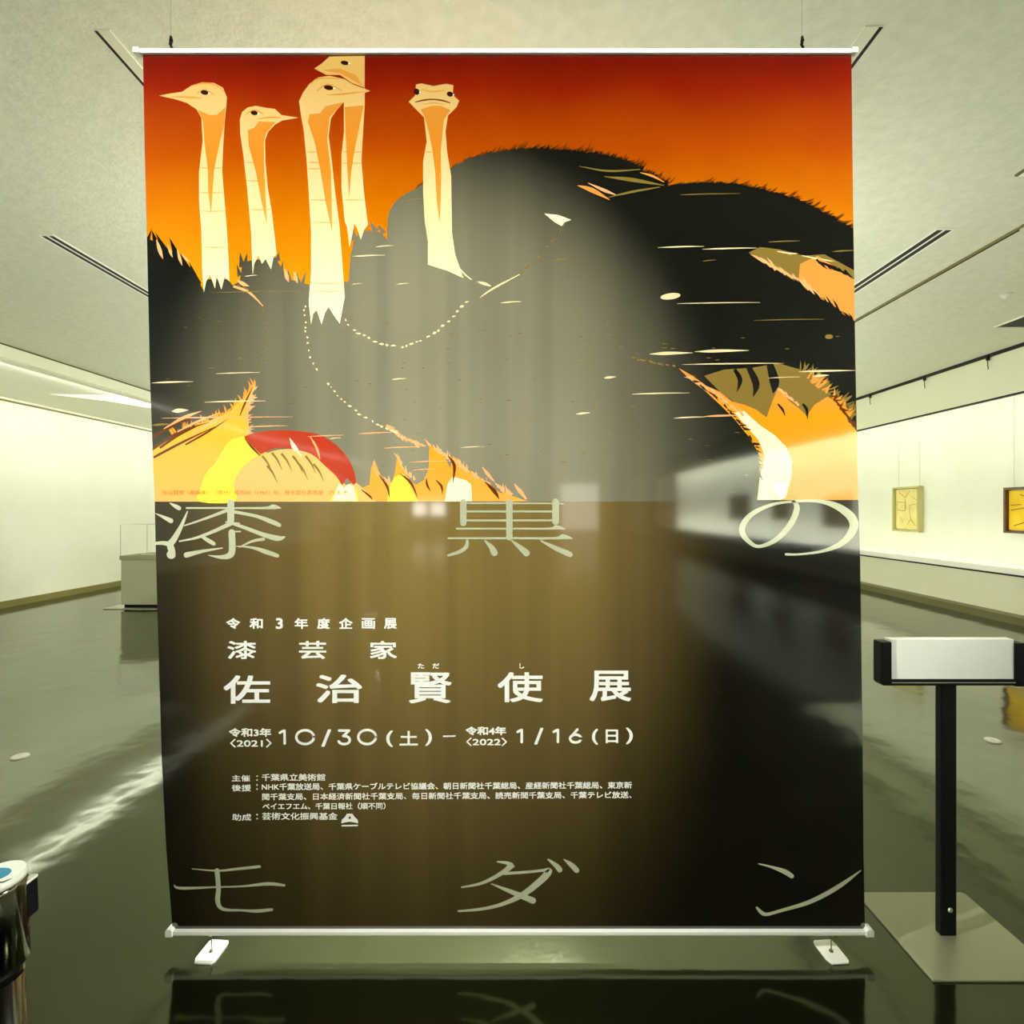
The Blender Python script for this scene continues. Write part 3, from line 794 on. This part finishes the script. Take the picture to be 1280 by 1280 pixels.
def cut_sheet():
    """the topmost outline wins: cut all outlines against each other into one flat mesh"""
    from mathutils.geometry import delaunay_2d_cdt
    OUTLINES.sort(key=lambda q: q[0])
    vs, fs = [], []
    for k, i, pts in OUTLINES:
        area = sum(a[0] * b[1] - b[0] * a[1] for a, b in zip(pts, pts[1:] + pts[:1]))
        if area < 0:
            pts = pts[::-1]
        b = len(vs)
        vs += [Vector(p) for p in pts]
        fs.append(list(range(b, b + len(pts))))
    ov, oe, of, iv, ie, origf = delaunay_2d_cdt(vs, [], fs, 1, 1e-3, True)
    mb = MB()
    mb.v = [P(p[0], p[1], 0) for p in ov]
    for f, ids in zip(of, origf):
        if ids:
            mb.f.append(list(f)[::-1] if False else list(f)); mb.mi.append(OUTLINES[max(ids)][1])
    return mb
sheet_o = cut_sheet().build('printed_sheet', [m for _, m in INK.values()], banner)
for body, x0, x1 in (('佐治賢使〈朝陽楽〉（部分）昭和40（1965）年、株式会社高島屋', 203, 404), ('六本木', 411, 436)):
    cap = MB()
    write(cap, body, x0, 612.6, x1, 618.6, 0.0, 1)
    cap.build('caption_lettering', INK['caption'][1], sheet_o)

M['text'] = film('text_ink', col=lin(255, 255, 248))
txt = MB()
for c, x0, x1 in (('令', 283, 300.5), ('和', 312.3, 328.8), ('3', 345, 353.8), ('年', 368.4, 385.2), ('度', 396.6, 412.5), ('企', 424, 441), ('画', 452.4, 469), ('展', 480, 496.2)):
    write(txt, c, x0, 772.5, x1, 786, 0.9)
for c, x0, x1 in (('漆', 284.6, 320.6), ('芸', 374, 408), ('家', 462.4, 496.4)):
    write(txt, c, x0, 801, x1, 823.6, 0.9)
for c, x0, y0, x1, y1 in (('佐', 279.6, 844, 338, 879.4), ('治', 395.2, 843, 452.8, 878.6), ('賢', 511, 840.2, 564.8, 879), ('使', 622, 840, 678.8, 877.6), ('展', 736.8, 838, 789, 876.4)):
    write(txt, c, x0, y0, x1, y1, 1.5)
for c, x0, x1 in (('た', 522.5, 530.2), ('だ', 540.7, 549.2), ('し', 649.4, 655.2)):
    write(txt, c, x0, 829, x1, 835.6, 0.4)
write(txt, '令和3年', 286.5, 910, 339.2, 920.8, 0.7)
write(txt, '〈2021〉', 288, 923.4, 339.8, 934, 0.5)
for c, x0, y0, x1, y1 in (('1', 348.5, 911.6, 359, 930.6), ('0', 369, 911, 394, 931.4), ('/', 402, 911.6, 414, 933), ('3', 422, 911.4, 439, 931.4), ('0', 446.5, 910.6, 471.6, 931.4), ('(', 482.8, 913, 491.4, 933.4),
                          ('土', 499.5, 913.4, 522.6, 931.6), (')', 531.6, 911.2, 540, 932), ('1', 645.4, 910.6, 655, 928.8), ('/', 667.8, 909.6, 679.2, 930.4), ('1', 690.6, 910.6, 700.3, 928.8), ('6', 711, 910, 727.8, 929.4),
                          ('(', 739.8, 911, 747.6, 930.6), ('日', 757, 911.6, 772.6, 928.6), (')', 782.2, 909.4, 791, 930)):
    if c in '0136':
        numeral(txt, c, x0, y0, x1, y1)
        continue
    write(txt, c, x0, y0, x1, y1, 0.9)
txt.face([P(553.8, 919.2, 1), P(569.8, 918.8, 1), P(569.8, 920.6, 1), P(553.8, 921.2, 1)])
write(txt, '令和4年', 582, 908, 632.8, 918.8, 0.9)
write(txt, '〈2022〉', 582.8, 921.8, 633.8, 932.2, 0.5)
write(txt, '主催', 290, 968.5, 313, 976.6, 0.35); write(txt, '：', 320.6, 969, 322.6, 975.6, 0.3)
write(txt, '千葉県立美術館', 327.4, 966.9, 406.8, 975.8, 0.35)
write(txt, '後援', 290, 980.4, 314, 988.8, 0.35); write(txt, '：', 320.6, 980, 322.6, 987, 0.3)
write(txt, 'NHK千葉放送局、千葉県ケーブルテレビ協議会、朝日新聞社千葉総局、産経新聞社千葉総局、東京新', 327.4, 978.8, 789.8, 987.6, 0.35, dy=2.2)
write(txt, '聞千葉支局、日本経済新聞社千葉支局、毎日新聞社千葉支局、読売新聞千葉支局、千葉テレビ放送、', 328, 991.4, 789.4, 1000, 0.35, dy=2.6)
write(txt, 'ベイエフエム、千葉日報社（順不同）', 328.6, 1003.4, 482, 1012, 0.35, dy=0.6)
write(txt, '助成', 290.4, 1017, 314.4, 1025.6, 0.35); write(txt, '：', 320.6, 1017, 322.6, 1024, 0.3)
write(txt, '芸術文化振興基金', 328, 1015.4, 422, 1024.6, 0.35)
txt.build('notice_lettering', M['text'], sheet_o)

emb = MB()
def emb_poly(pts, k=1):
    emb.face([P(426.7 + x * 21.3 / 102, 1016 + y * 17 / 82, k) for x, y in pts])
emb_poly([(0, 62), (4, 40), (22, 24), (34, 4), (51, 4), (51, 15), (42, 34), (51, 34), (51, 52), (22, 57)])
emb_poly([(102, 62), (98, 40), (80, 24), (66, 4), (51, 4), (51, 15), (60, 34), (51, 34), (51, 52), (80, 57)])
emb_poly([(2, 72), (100, 70), (100, 79), (2, 81)])
emb.build('emblem', M['text'], sheet_o)

# big brush-like title characters in pale metallic ink
def zoomed(pts, ox, oy, s):
    return [(ox + x / s, oy + y / s, w / s) for x, y, w in pts]
M['title'] = film('title_ink', col=lin(210, 213, 178))
tp = M['title'].node_tree.nodes['Principled BSDF']
tp.inputs['Metallic'].default_value = 0.25
tp.inputs['Roughness'].default_value = 0.35
def brush(ox, oy, s, *strokes):
    ttl = MB()
    for i, st in enumerate(strokes):
        ribbon(ttl, zoomed(st, ox, oy, s), 0, 1.0 + i * 0.06, 6)
    ttl.build('title_character', M['title'], sheet_o)
brush(180, 600, 4.571,
      [(150, 132, 6), (182, 150, 22), (202, 161, 24)], [(66, 190, 3), (115, 213, 18), (155, 233, 28)],
      [(250, 180, 6), (215, 262, 22), (175, 335, 34), (152, 368, 38), (160, 405, 40), (157, 425, 52)], [(70, 362, 18), (110, 360, 22), (145, 366, 30)],
      [(245, 160, 10), (480, 160, 11), (690, 160, 13), (740, 153, 28), (783, 160, 6)], [(497, 130, 40), (497, 180, 40), (497, 228, 40)],
      [(480, 172, 20), (380, 210, 15), (300, 238, 11), (235, 260, 8)], [(515, 182, 18), (640, 206, 19), (730, 238, 27), (775, 258, 22)],
      [(500, 247, 24), (400, 293, 20), (300, 330, 15), (205, 350, 8)], [(480, 240, 14), (560, 266, 19), (680, 311, 25), (765, 333, 30), (803, 326, 10)], [(470, 240, 8), (545, 248, 10)],
      [(503, 300, 38), (505, 400, 38), (488, 432, 34), (440, 440, 22), (370, 430, 5)], [(490, 296, 8), (552, 294, 8)],
      [(330, 322, 14), (370, 346, 24), (400, 364, 22)], [(245, 428, 32), (340, 406, 18), (450, 388, 6)], [(685, 338, 18), (620, 350, 15), (545, 384, 6)], [(530, 378, 6), (620, 386, 15), (700, 411, 27), (764, 432, 22)])
brush(440, 600, 4.0,
      [(557, 110, 32), (557, 160, 32), (557, 214, 32)], [(1018, 110, 34), (1018, 160, 34), (1018, 208, 34)], [(787, 112, 32), (787, 200, 32), (787, 286, 32)],
      [(545, 116, 9), (800, 116, 9), (1058, 118, 7)], [(572, 157, 10), (800, 157, 10), (1005, 157, 10)], [(572, 202, 10), (800, 202, 10), (1005, 202, 10)],
      [(525, 243, 9), (800, 243, 10), (985, 243, 11), (1020, 237, 22), (1064, 244, 5)], [(482, 291, 9), (800, 291, 11), (1010, 291, 13), (1055, 283, 25), (1100, 292, 6)],
      [(577, 304, 14), (572, 332, 20), (540, 358, 19), (482, 376, 12)], [(665, 304, 8), (698, 338, 27), (712, 364, 34)], [(800, 304, 8), (850, 345, 28), (872, 365, 34)], [(945, 304, 8), (1020, 342, 24), (1090, 372, 28)])
brush(760, 600, 3.879,
      [(893, 100, 10), (915, 135, 28), (885, 212, 28), (815, 288, 24), (732, 322, 16), (682, 298, 22), (650, 252, 28), (662, 203, 28), (712, 155, 22), (800, 118, 15), (900, 104, 12),
       (1020, 103, 16), (1110, 128, 32), (1178, 180, 42), (1188, 238, 40), (1132, 306, 28), (1040, 344, 15), (930, 360, 10), (862, 360, 12)])
brush(190, 1040, 4.267,
      [(215, 195, 4), (350, 205, 10), (450, 196, 14), (575, 183, 15)], [(118, 280, 3), (155, 298, 15), (350, 292, 9), (480, 288, 10), (620, 275, 18), (706, 283, 13)],
      [(348, 205, 26), (356, 300, 25), (352, 370, 25), (382, 410, 17), (480, 416, 11), (560, 420, 18), (640, 412, 15)])
brush(500, 1040, 4.267,
      [(520, 157, 8), (575, 165, 18), (606, 182, 12)], [(590, 178, 34), (552, 212, 24), (440, 270, 16), (330, 293, 9)],
      [(560, 220, 15), (680, 212, 15), (765, 203, 16), (795, 208, 34), (745, 262, 36), (650, 335, 30), (540, 385, 20), (430, 410, 16), (312, 420, 10)],
      [(487, 275, 6), (600, 320, 24), (708, 364, 34)], [(790, 145, 8), (830, 175, 24), (852, 200, 28)], [(875, 145, 6), (915, 175, 26), (942, 203, 28)])
brush(800, 1040, 4.267,
      [(632, 168, 6), (700, 185, 13), (770, 210, 26), (808, 234, 24)], [(622, 402, 12), (650, 430, 20), (680, 437, 17), (760, 415, 17), (880, 380, 22), (980, 335, 24), (1080, 275, 22), (1176, 204, 5)])

# rails, caps, hooks and wires
def rail(name, x0, x1, py0, py1, depth):
    z1, z0 = 1.5 - (py0 - 637) / S, 1.5 - (py1 - 637) / S
    r = MB().box((x0 - 650) / S, (x1 - 650) / S, -depth, depth * .6, z0, z1).build(name, M['white'], banner, bevel=0.003)
    return r, z0, z1
tr, z0, z1 = rail('top_rail', 176, 1066, 63.5, 69.5, 0.012)
for x in (169, 1062):
    MB().box((x - 650) / S, (x + 8 - 650) / S, -0.015, 0.010, z0 - 0.001, z1 + 0.002).build('end_cap', M['offwhite'], tr, bevel=0.003)
br, z0, z1 = rail('bottom_rail', 214, 1086, 1160.5, 1166, 0.014)
for x0, x1 in ((210, 219), (1079, 1089)):
    MB().prism([((x0 - 650) / S, z0 - 0.003), ((x1 - 650) / S, z0 - 0.003), ((x1 - 650) / S, z1 + 0.003), ((x1 - 652.5) / S, z1 + 0.009), ((x0 - 647.5) / S, z1 + 0.009), ((x0 - 650) / S, z1 + 0.002)], 1, -0.017, 0.012).build('end_cap', M['white'], br, bevel=0.002)
for x in (213.5, 1002.5):
    X = (x - 650) / S
    zt = 1.5 - (63.5 - 637) / S
    hk = MB().tube([(X, 0, zt - 0.003), (X + 0.004, 0, zt + 0.012), (X - 0.003, 0, zt + 0.022), (X + 0.004, 0, zt + 0.034), (X, 0, zt + 0.048)], 0.0042, 10)
    hk.lathe([(0.002, 0.012), (0.005, 0.024), (0.005, 0.036), (0.002, 0.05)], c=(X, 0, zt), seg=12)
    hk.build('hook', M['black'], banner, smooth=True)
    MB().tube([(X, 0, zt + 0.045), (X, 0, CEIL)], 0.0007, 6).build('hanging_wire', M['steel'], banner)

# anchor plates tied to the bottom rail
def anchor(px, py, skew, label):
    t = empty('anchor_plate', ((px - 650) / S, YBAN, 0), label, 'anchor plate', 'floor plates under the banner')
    pl = [(-0.027, -0.050), (-0.033 + .004, -0.046), (-0.036, -0.030), (-0.036, 0.036), (-0.030, 0.045), (0.028, 0.045), (0.034, 0.038), (0.036, 0.024), (0.036, -0.040), (0.030, -0.050)]
    MB().prism(pl, 2, 0, 0.006).build('plate', M['white'], t, bevel=0.0015).rotation_euler = (0, 0, skew)
    MB().tube([(0, -0.006, 0.074), (0.001, -0.004, 0.05), (0, -0.004, 0.006)], 0.0018, 8).build('tie_cord', M['kick'], t, smooth=True)
    MB().prism([(-0.012, 0.080), (0.012, 0.080), (0.004, 0.060), (-0.004, 0.060)], 1, -0.010, 0.004).build('clip', M['offwhite'], t)
    MB().lathe([(0.007, 0.006), (0.006, 0.010), (0.002, 0.012)], c=(0, -0.004, 0), seg=16).build('screw', M['kick'], t)
anchor(265, 1190, math.radians(-4), 'white anchor plate on the floor under the banner end next to the belt post')
anchor(1038, 1190, math.radians(4), 'white anchor plate on the floor under the banner end next to the sign stand')

# ------------------------------------------------------------------ sign stand
t = empty('sign_stand', (1.50, 1.86, 0), 'black floor sign stand with blank white plate and grey square base', 'sign stand')
M['basegrey'] = mat('base_plate_metal', lin(150, 152, 122), 0.32, 0.35)
M['paper'] = mottle(mat('sign_paper', lin(246, 247, 234), 0.6), lin(244, 245, 232), lin(248, 249, 237), 4)
MB().prism([(-0.19, -0.185), (0.22, -0.185), (0.23, -0.175), (0.23, 0.19), (0.22, 0.20), (-0.19, 0.20)], 2, 0, 0.008).build('base_plate', M['basegrey'], t, bevel=0.002)
MB().box(-0.028, 0.028, -0.014, 0.014, 0.008, 0.90).build('post', M['black'], t, bevel=0.004)
MB().lathe([(0.006, -0.004), (0.009, 0.0)], c=(0.004, -0.0145, 0.10), seg=14, axis=1).build('screw', M['steel'], t)
hx0, hx1 = (1097 - 650) * 1.857 / F - 1.50, (1276 - 650) * 1.857 / F - 1.50
zt, zb = CAMZ - (801 - 637) * 1.857 / F, CAMZ - (855 - 637) * 1.857 / F
hold = MB()
w = 0.037
hold.prism([(hx0 + 0.008, zb), (hx0 + w, zb), (hx0 + w, zt), (hx0, zt), (hx0, zb + 0.008)], 1, -0.022, 0.020)
hold.prism([(hx1 - w, zb - 0.003), (hx1, zb - 0.003), (hx1, zt - 0.004), (hx1 - w, zt - 0.004)], 1, -0.022, 0.020)
hold.box(hx0 + w, hx1 - w, -0.022, 0.020, zb, zb + 0.022)
hold.build('holder', M['black'], t, bevel=0.002)
MB().box(hx0 + w, hx1 - w, -0.0235, -0.022, zb + 0.0095, zb + 0.0125).build('glint_strip', M['steel'], t)  # steel strip set in for the glint along the bottom bar
MB().box(hx0 + w, hx1 - w, -0.016, 0.016, zb + 0.022, zt + 0.008).build('sign_panel', M['paper'], t)

# ------------------------------------------------------------------ belt barrier post, lower left
t = empty('belt_post', (-0.750, 0.79, 0), 'glossy black belt barrier post with white and blue top at the lower left corner', 'barrier post')
M['gloss'] = mat('dark_chrome', (0.30, 0.29, 0.24, 1), 0.12, 1.0)
M['cap'] = mottle(mat('cap_white', lin(224, 228, 214), 0.35), lin(222, 226, 212), lin(228, 231, 218), 8)
M['blue'] = mat('cap_blue', lin(30, 128, 160), 0.4)
post = bpy.data.objects.new('post', None)
def lean(o):
    o.rotation_euler = (0, math.radians(-2.2), 0)
    return o
lean(MB().lathe([(0.030, 0.022), (0.030, 0.80)], seg=48).build('pole', M['gloss'], t, smooth=True))
lean(MB().lathe([(0.033, 0.815), (0.0365, 0.822), (0.0370, 0.935), (0.036, 0.942)], seg=48).build('belt_head', M['gloss'], t, smooth=True))
lean(MB().lathe([(0.027, 0.80), (0.027, 0.815)], seg=40).build('collar', M['black'], t, smooth=True))
cp = lean(MB().lathe([(0.0368, 0.942), (0.0372, 0.948), (0.035, 0.953)], seg=48).build('top_cap', M['cap'], t, smooth=True))
b = MB()
b.prism([(0.024 * math.cos(a * math.pi / 16) - 0.004, 0.016 * math.sin(a * math.pi / 16) + 0.001) for a in range(32)], 2, 0.953, 0.9536)
b.build('blue_mark', M['blue'], cp)
MB().prism([(0.034, -0.008), (0.028, -0.014), (0.010, -0.018), (-0.004, -0.022), (-0.004, -0.0245), (0.012, -0.0205), (0.030, -0.016)], 2, 0.953, 0.9536).build('black_mark', M['black'], cp)
lean(MB().box(0.024, 0.0345, 0.012, 0.034, 0.875, 0.928).build('belt_clip', M['black'], t, bevel=0.003))
lean(MB().box(0.0245, 0.034, 0.0125, 0.0335, 0.928, 0.932).build('clip_cap', M['cap'], t))
MB().lathe([(0.17, 0.0), (0.17, 0.010), (0.15, 0.018), (0.05, 0.024)], seg=56).build('base', M['black'], t, smooth=True)
bpy.data.objects.remove(post)

# ------------------------------------------------------------------ floor sockets
def socket(px, py, label):
    d = F * CAMZ / (py - 637)
    t = empty('floor_socket', ((px - 650) * d / F, d, 0), label, 'floor socket', 'round floor sockets')
    MB().lathe([(0.046, 0), (0.044, 0.006), (0.036, 0.008)], seg=32).build('cover', M['white'], t, smooth=True)
    MB().lathe([(0.012, 0.008), (0.010, 0.010)], seg=20).build('lid', M['offwhite'], t)
socket(25, 946, 'round white floor socket on the bare floor below the cove lit wall')
socket(1241, 926, 'round white floor socket on the floor just behind the sign stand')

# ------------------------------------------------------------------ pedestal with clear cover, left
t = empty('display_pedestal', (-5.75, 8.3, 0), 'pale display pedestal with a clear cover on a thin floor plate by the left wall', 'pedestal')
M['ped'] = mat('pedestal_paint', lin(176, 178, 148), 0.7)
M['lidgrey'] = mat('pedestal_rim', lin(160, 158, 118), 0.6)
M['glass'] = mat('clear_acrylic', (1, 1, 1, 1), 0.0, ior=1.06)
M['glass'].node_tree.nodes['Principled BSDF'].inputs['Transmission Weight'].default_value = 1.0
MB().box(-0.52, 0.42, -0.36, 0.40, 0, 0.012).build('floor_plate', M['steel'], t)
MB().box(-0.28, 0.28, -0.25, 0.27, 0.012, 0.055).build('plinth', M['black'], t)
MB().box(-0.31, 0.31, -0.28, 0.30, 0.055, 0.74).build('body', M['ped'], t, bevel=0.004)
MB().box(-0.325, 0.29, -0.295, 0.30, 0.74, 0.80).build('rim', M['lidgrey'], t, bevel=0.004)
MB().box(-0.32, -0.312, -0.29, 0.29, 0.80, 1.27).box(0.275, 0.283, -0.29, 0.29, 0.80, 1.27).box(-0.312, 0.275, -0.29, -0.282, 0.80, 1.27).box(-0.312, 0.275, 0.282, 0.29, 0.80, 1.27).box(-0.32, 0.283, -0.29, 0.29, 1.27, 1.278).build('clear_cover', M['glass'], t)
sh = empty('booklet', (-5.68, 8.25, 0.802), 'flat pale booklet lying under the clear pedestal cover', 'booklet')
MB().box(-0.16, 0.16, -0.11, 0.11, 0, 0.02).build('pages', M['paper'], sh)
MB().box(-0.16, 0.16, -0.11, 0.11, 0.02, 0.024).build('cover', M['lidgrey'], sh)

# ------------------------------------------------------------------ pictures in the wall case and their hangers
def picture(y0, y1, z0, z1, frame_m, art_m, marks, mark_m, label, group, depth=0.10, rim=0.035, wires=True, name='framed_picture'):
    """hangs on the right wall, facing -X; y0 = near edge"""
    t = empty(name, (XR, (y0 + y1) / 2, z0), label, 'picture', group)
    h, w = z1 - z0, (y1 - y0) / 2
    f = MB()
    f.box(-depth, -0.012, -w, -w + rim, 0, h); f.box(-depth, -0.012, w - rim, w, 0, h)
    f.box(-depth, -0.012, -w + rim, w - rim, 0, rim); f.box(-depth, -0.012, -w + rim, w - rim, h - rim, h)
    f.build('frame', frame_m, t)
    mk = MB().box(-depth + 0.045, -0.015, -w + rim + .012, w - rim - .012, rim + .012, h - rim - .012)
    if marks:
        for pts, th in marks:
            for i in range(len(pts) - 1):
                (a, b), (c, d) = pts[i], pts[i + 1]
                # a, c run 0..1 from the far edge to the near edge
                A = Vector((0, w - rim - (2 * w - 2 * rim) * a, rim + (h - 2 * rim) * b)); B = Vector((0, w - rim - (2 * w - 2 * rim) * c, rim + (h - 2 * rim) * d))
                n = Vector((0, -(B - A).z, (B - A).y)).normalized() * th / 2
                x = Vector((-depth + 0.043, 0, 0))
                mk.face([x + A + n, x + B + n, x + B - n, x + A - n], 1)
    mk.build('canvas', [art_m, mark_m or art_m], t)
    if wires:
        for s in (-1, 1):
            MB().tube([(-0.02, s * w * .8, h), (-0.02, s * w * .8, 3.42 - z0)], 0.0022, 6).build('hanging_wire', M['wire'], t)
    return t
M['wire'] = mat('hanging_wire', lin(176, 178, 150), 0.5)
M['frame_pale'] = mat('pale_gold_frame', lin(196, 190, 124), 0.45)
M['frame_dark'] = mat('dark_brown_frame', lin(92, 58, 20), 0.4)
M['art_pale'] = mottle(mat('pale_yellow_paint', lin(240, 226, 140), 0.6), lin(236, 220, 132), lin(246, 232, 160), 6)
M['art_yellow'] = mottle(mat('strong_yellow_paint', lin(244, 200, 14), 0.55), lin(240, 190, 6), lin(250, 210, 30), 5)
M['art_dark'] = mottle(mat('dark_olive_paint', lin(96, 84, 40), 0.5), lin(84, 72, 30), lin(110, 98, 52), 4)
M['line_gold'] = mat('gold_line', lin(186, 150, 50), 0.6)
M['line_dark'] = mat('dark_line', lin(120, 84, 6), 0.6)
picture(9.81, 10.50, 1.075, 1.94, M['frame_pale'], M['art_pale'],
        [([(.15, .92), (.42, .78), (.62, .94)], .012), ([(.08, .68), (.42, .66), (.42, .46), (.08, .48), (.08, .68)], .01), ([(.42, .74), (.44, .50)], .016), ([(.62, .60), (.60, .44), (.66, .26), (.86, .10)], .012), ([(.66, .26), (.50, .12)], .01), ([(.7, .8), (.92, .7)], .008), ([(.62, .6), (.9, .62)], .008), ([(.2, .3), (.34, .18)], .008)],
        M['line_gold'], 'small pale yellow picture in a thin pale frame, hanging alone beside the banner edge', 'pictures in the wall case')
picture(7.15, 8.086, 1.145, 1.835, M['frame_dark'], M['art_yellow'],
        [([(.05, .5), (.3, .56), (.62, .8), (.9, .86)], .012), ([(.1, .12), (.42, .26), (.8, .34)], .012), ([(.22, .88), (.5, .74), (.9, .62)], .012), ([(.05, .62), (.25, .64)], .01), ([(.3, .4), (.7, .5), (.95, .46)], .01)],
        M['line_dark'], 'bright yellow picture in a dark brown box frame, cropped by the right border', 'pictures in the wall case')
# the same case runs on behind the camera; these three show only mirrored in the banner
for i, (d0, d1, za, zb, lb) in enumerate(((17.1, 18.4, 1.15, 1.96, 'dark picture mirrored in the banner, farthest of three, left of the hiragana loop'),
                                      (14.6, 15.4, 1.2, 1.84, 'dark picture mirrored in the banner inside the hiragana loop, middle of three'),
                                      (11.9, 13.0, 1.07, 1.79, 'dark picture mirrored in the banner inside the right bow of the hiragana, nearest of three'))):
    picture(2 * YBAN - d1 , 2 * YBAN - d0, za, zb, M['frame_dark'], M['art_dark'], None, None, lb, 'pictures mirrored in the banner', wires=False)

def hanger(px, label):
    d = F * (XCASE - 0.03) / (px - 650)
    t = empty('rail_hanger', (XCASE - 0.035, d, CEIL), label, 'hanger', 'hangers on the fascia rail')
    MB().box(-0.012, 0.012, -0.018, 0.018, -0.09, -0.02).build('clamp', M['black'], t)
    MB().tube([(0, 0, -0.09), (0, 0, -0.18), (0.002, -0.012, -0.20), (0.002, 0.006, -0.215)], 0.006, 8).build('hook', M['kick'], t, smooth=True)
hanger(1088, 'thin dark hanger on the fascia rail closest to the banner edge')
hanger(1156, 'thin dark hanger on the fascia rail, the middle one of three')
hanger(1235, 'thin dark hanger on the fascia rail closest to the right border')

# light spill on the left cove, put in as a glowing patch
M['glow'] = mat('soffit_glow_patch', (0.9, 0.9, 0.85, 1), 0.6, emit=(1.0, 0.99, 0.86, 1), estr=0.55)
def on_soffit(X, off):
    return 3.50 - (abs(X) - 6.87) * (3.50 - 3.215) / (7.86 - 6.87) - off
t = empty('soffit_lit_patch', (-7.15, 10.0, 3.4), 'pale lit patch on the sloped cove above the left wall, made as a glowing sheet', 'lit patch')
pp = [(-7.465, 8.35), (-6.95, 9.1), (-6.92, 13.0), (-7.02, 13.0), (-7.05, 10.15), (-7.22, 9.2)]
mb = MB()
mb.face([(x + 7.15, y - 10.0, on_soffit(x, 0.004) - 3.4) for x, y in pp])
mb.build('diffuser', M['glow'], t)  # no lamp: its emission stands in for light on the soffit

# ------------------------------------------------------------------ the hall behind the camera, seen mirrored in the banner
M['dark_wood'] = mat('dark_wood', lin(44, 30, 20), 0.45)
t = empty('reception_counter', (-4.0, -5.2, 0), 'dark brown counter mirrored in the banner below the first big character', 'counter')
MB().box(-0.6, 0.6, -0.3, 0.3, 0.05, 0.88).build('body', M['dark_wood'], t)
MB().box(-0.63, 0.63, -0.33, 0.33, 0.88, 0.92).build('top', M['dark_wood'], t)
MB().box(-0.57, 0.57, -0.27, 0.27, 0, 0.05).build('plinth', M['black'], t)
for x, y, w, h, lb in ((-4.9, -10.2, 0.4, 1.03, 'dark pedestal mirrored in the banner, beside the counter'), (-3.85, -11.0, 0.4, 1.05, 'dark pedestal mirrored in the banner, farther from the counter')):
    t = empty('dark_pedestal', (x, y, 0), lb, 'pedestal', 'dark pedestals in the hall')
    MB().box(-w / 2, w / 2, -w / 2, w / 2, 0.04, h).build('body', M['dark_wood'], t)
    MB().box(-w / 2 - .02, w / 2 + .02, -w / 2 - .02, w / 2 + .02, h, h + .03).build('top', M['dark_wood'], t)
    MB().box(-w / 2 + .03, w / 2 - .03, -w / 2 + .03, w / 2 - .03, 0, .04).build('plinth', M['black'], t)
M['lit_bright'] = mat('bright_window', (0.9, 0.9, 0.85, 1), 0.5, emit=(1.0, 0.98, 0.86, 1), estr=8.0)
M['lit'] = mat('lit_window', (0.9, 0.9, 0.85, 1), 0.5, emit=(1.0, 0.98, 0.86, 1), estr=2.2)
for i, (x0, x1, z0, z1) in enumerate(((-7.4, -6.5, 1.1, 2.0), (-6.2, -5.3, 1.1, 2.0), (2.8, 5.3, 0.05, 3.3))):
    w = struct('window_%d' % (i + 1), MB().box(x0, x1, YB, YB + 0.03, z0, z1), M['lit'] if i == 2 else M['lit_bright'])
    f = MB()
    f.box(x0 - .06, x0, YB, YB + .06, z0 - .06, z1 + .06); f.box(x1, x1 + .06, YB, YB + .06, z0 - .06, z1 + .06)
    f.box(x0, x1, YB, YB + .06, z1, z1 + .06); f.box(x0, x1, YB, YB + .06, max(z0 - .06, 0), z0)
    f.build('window_frame', M['black'], w)
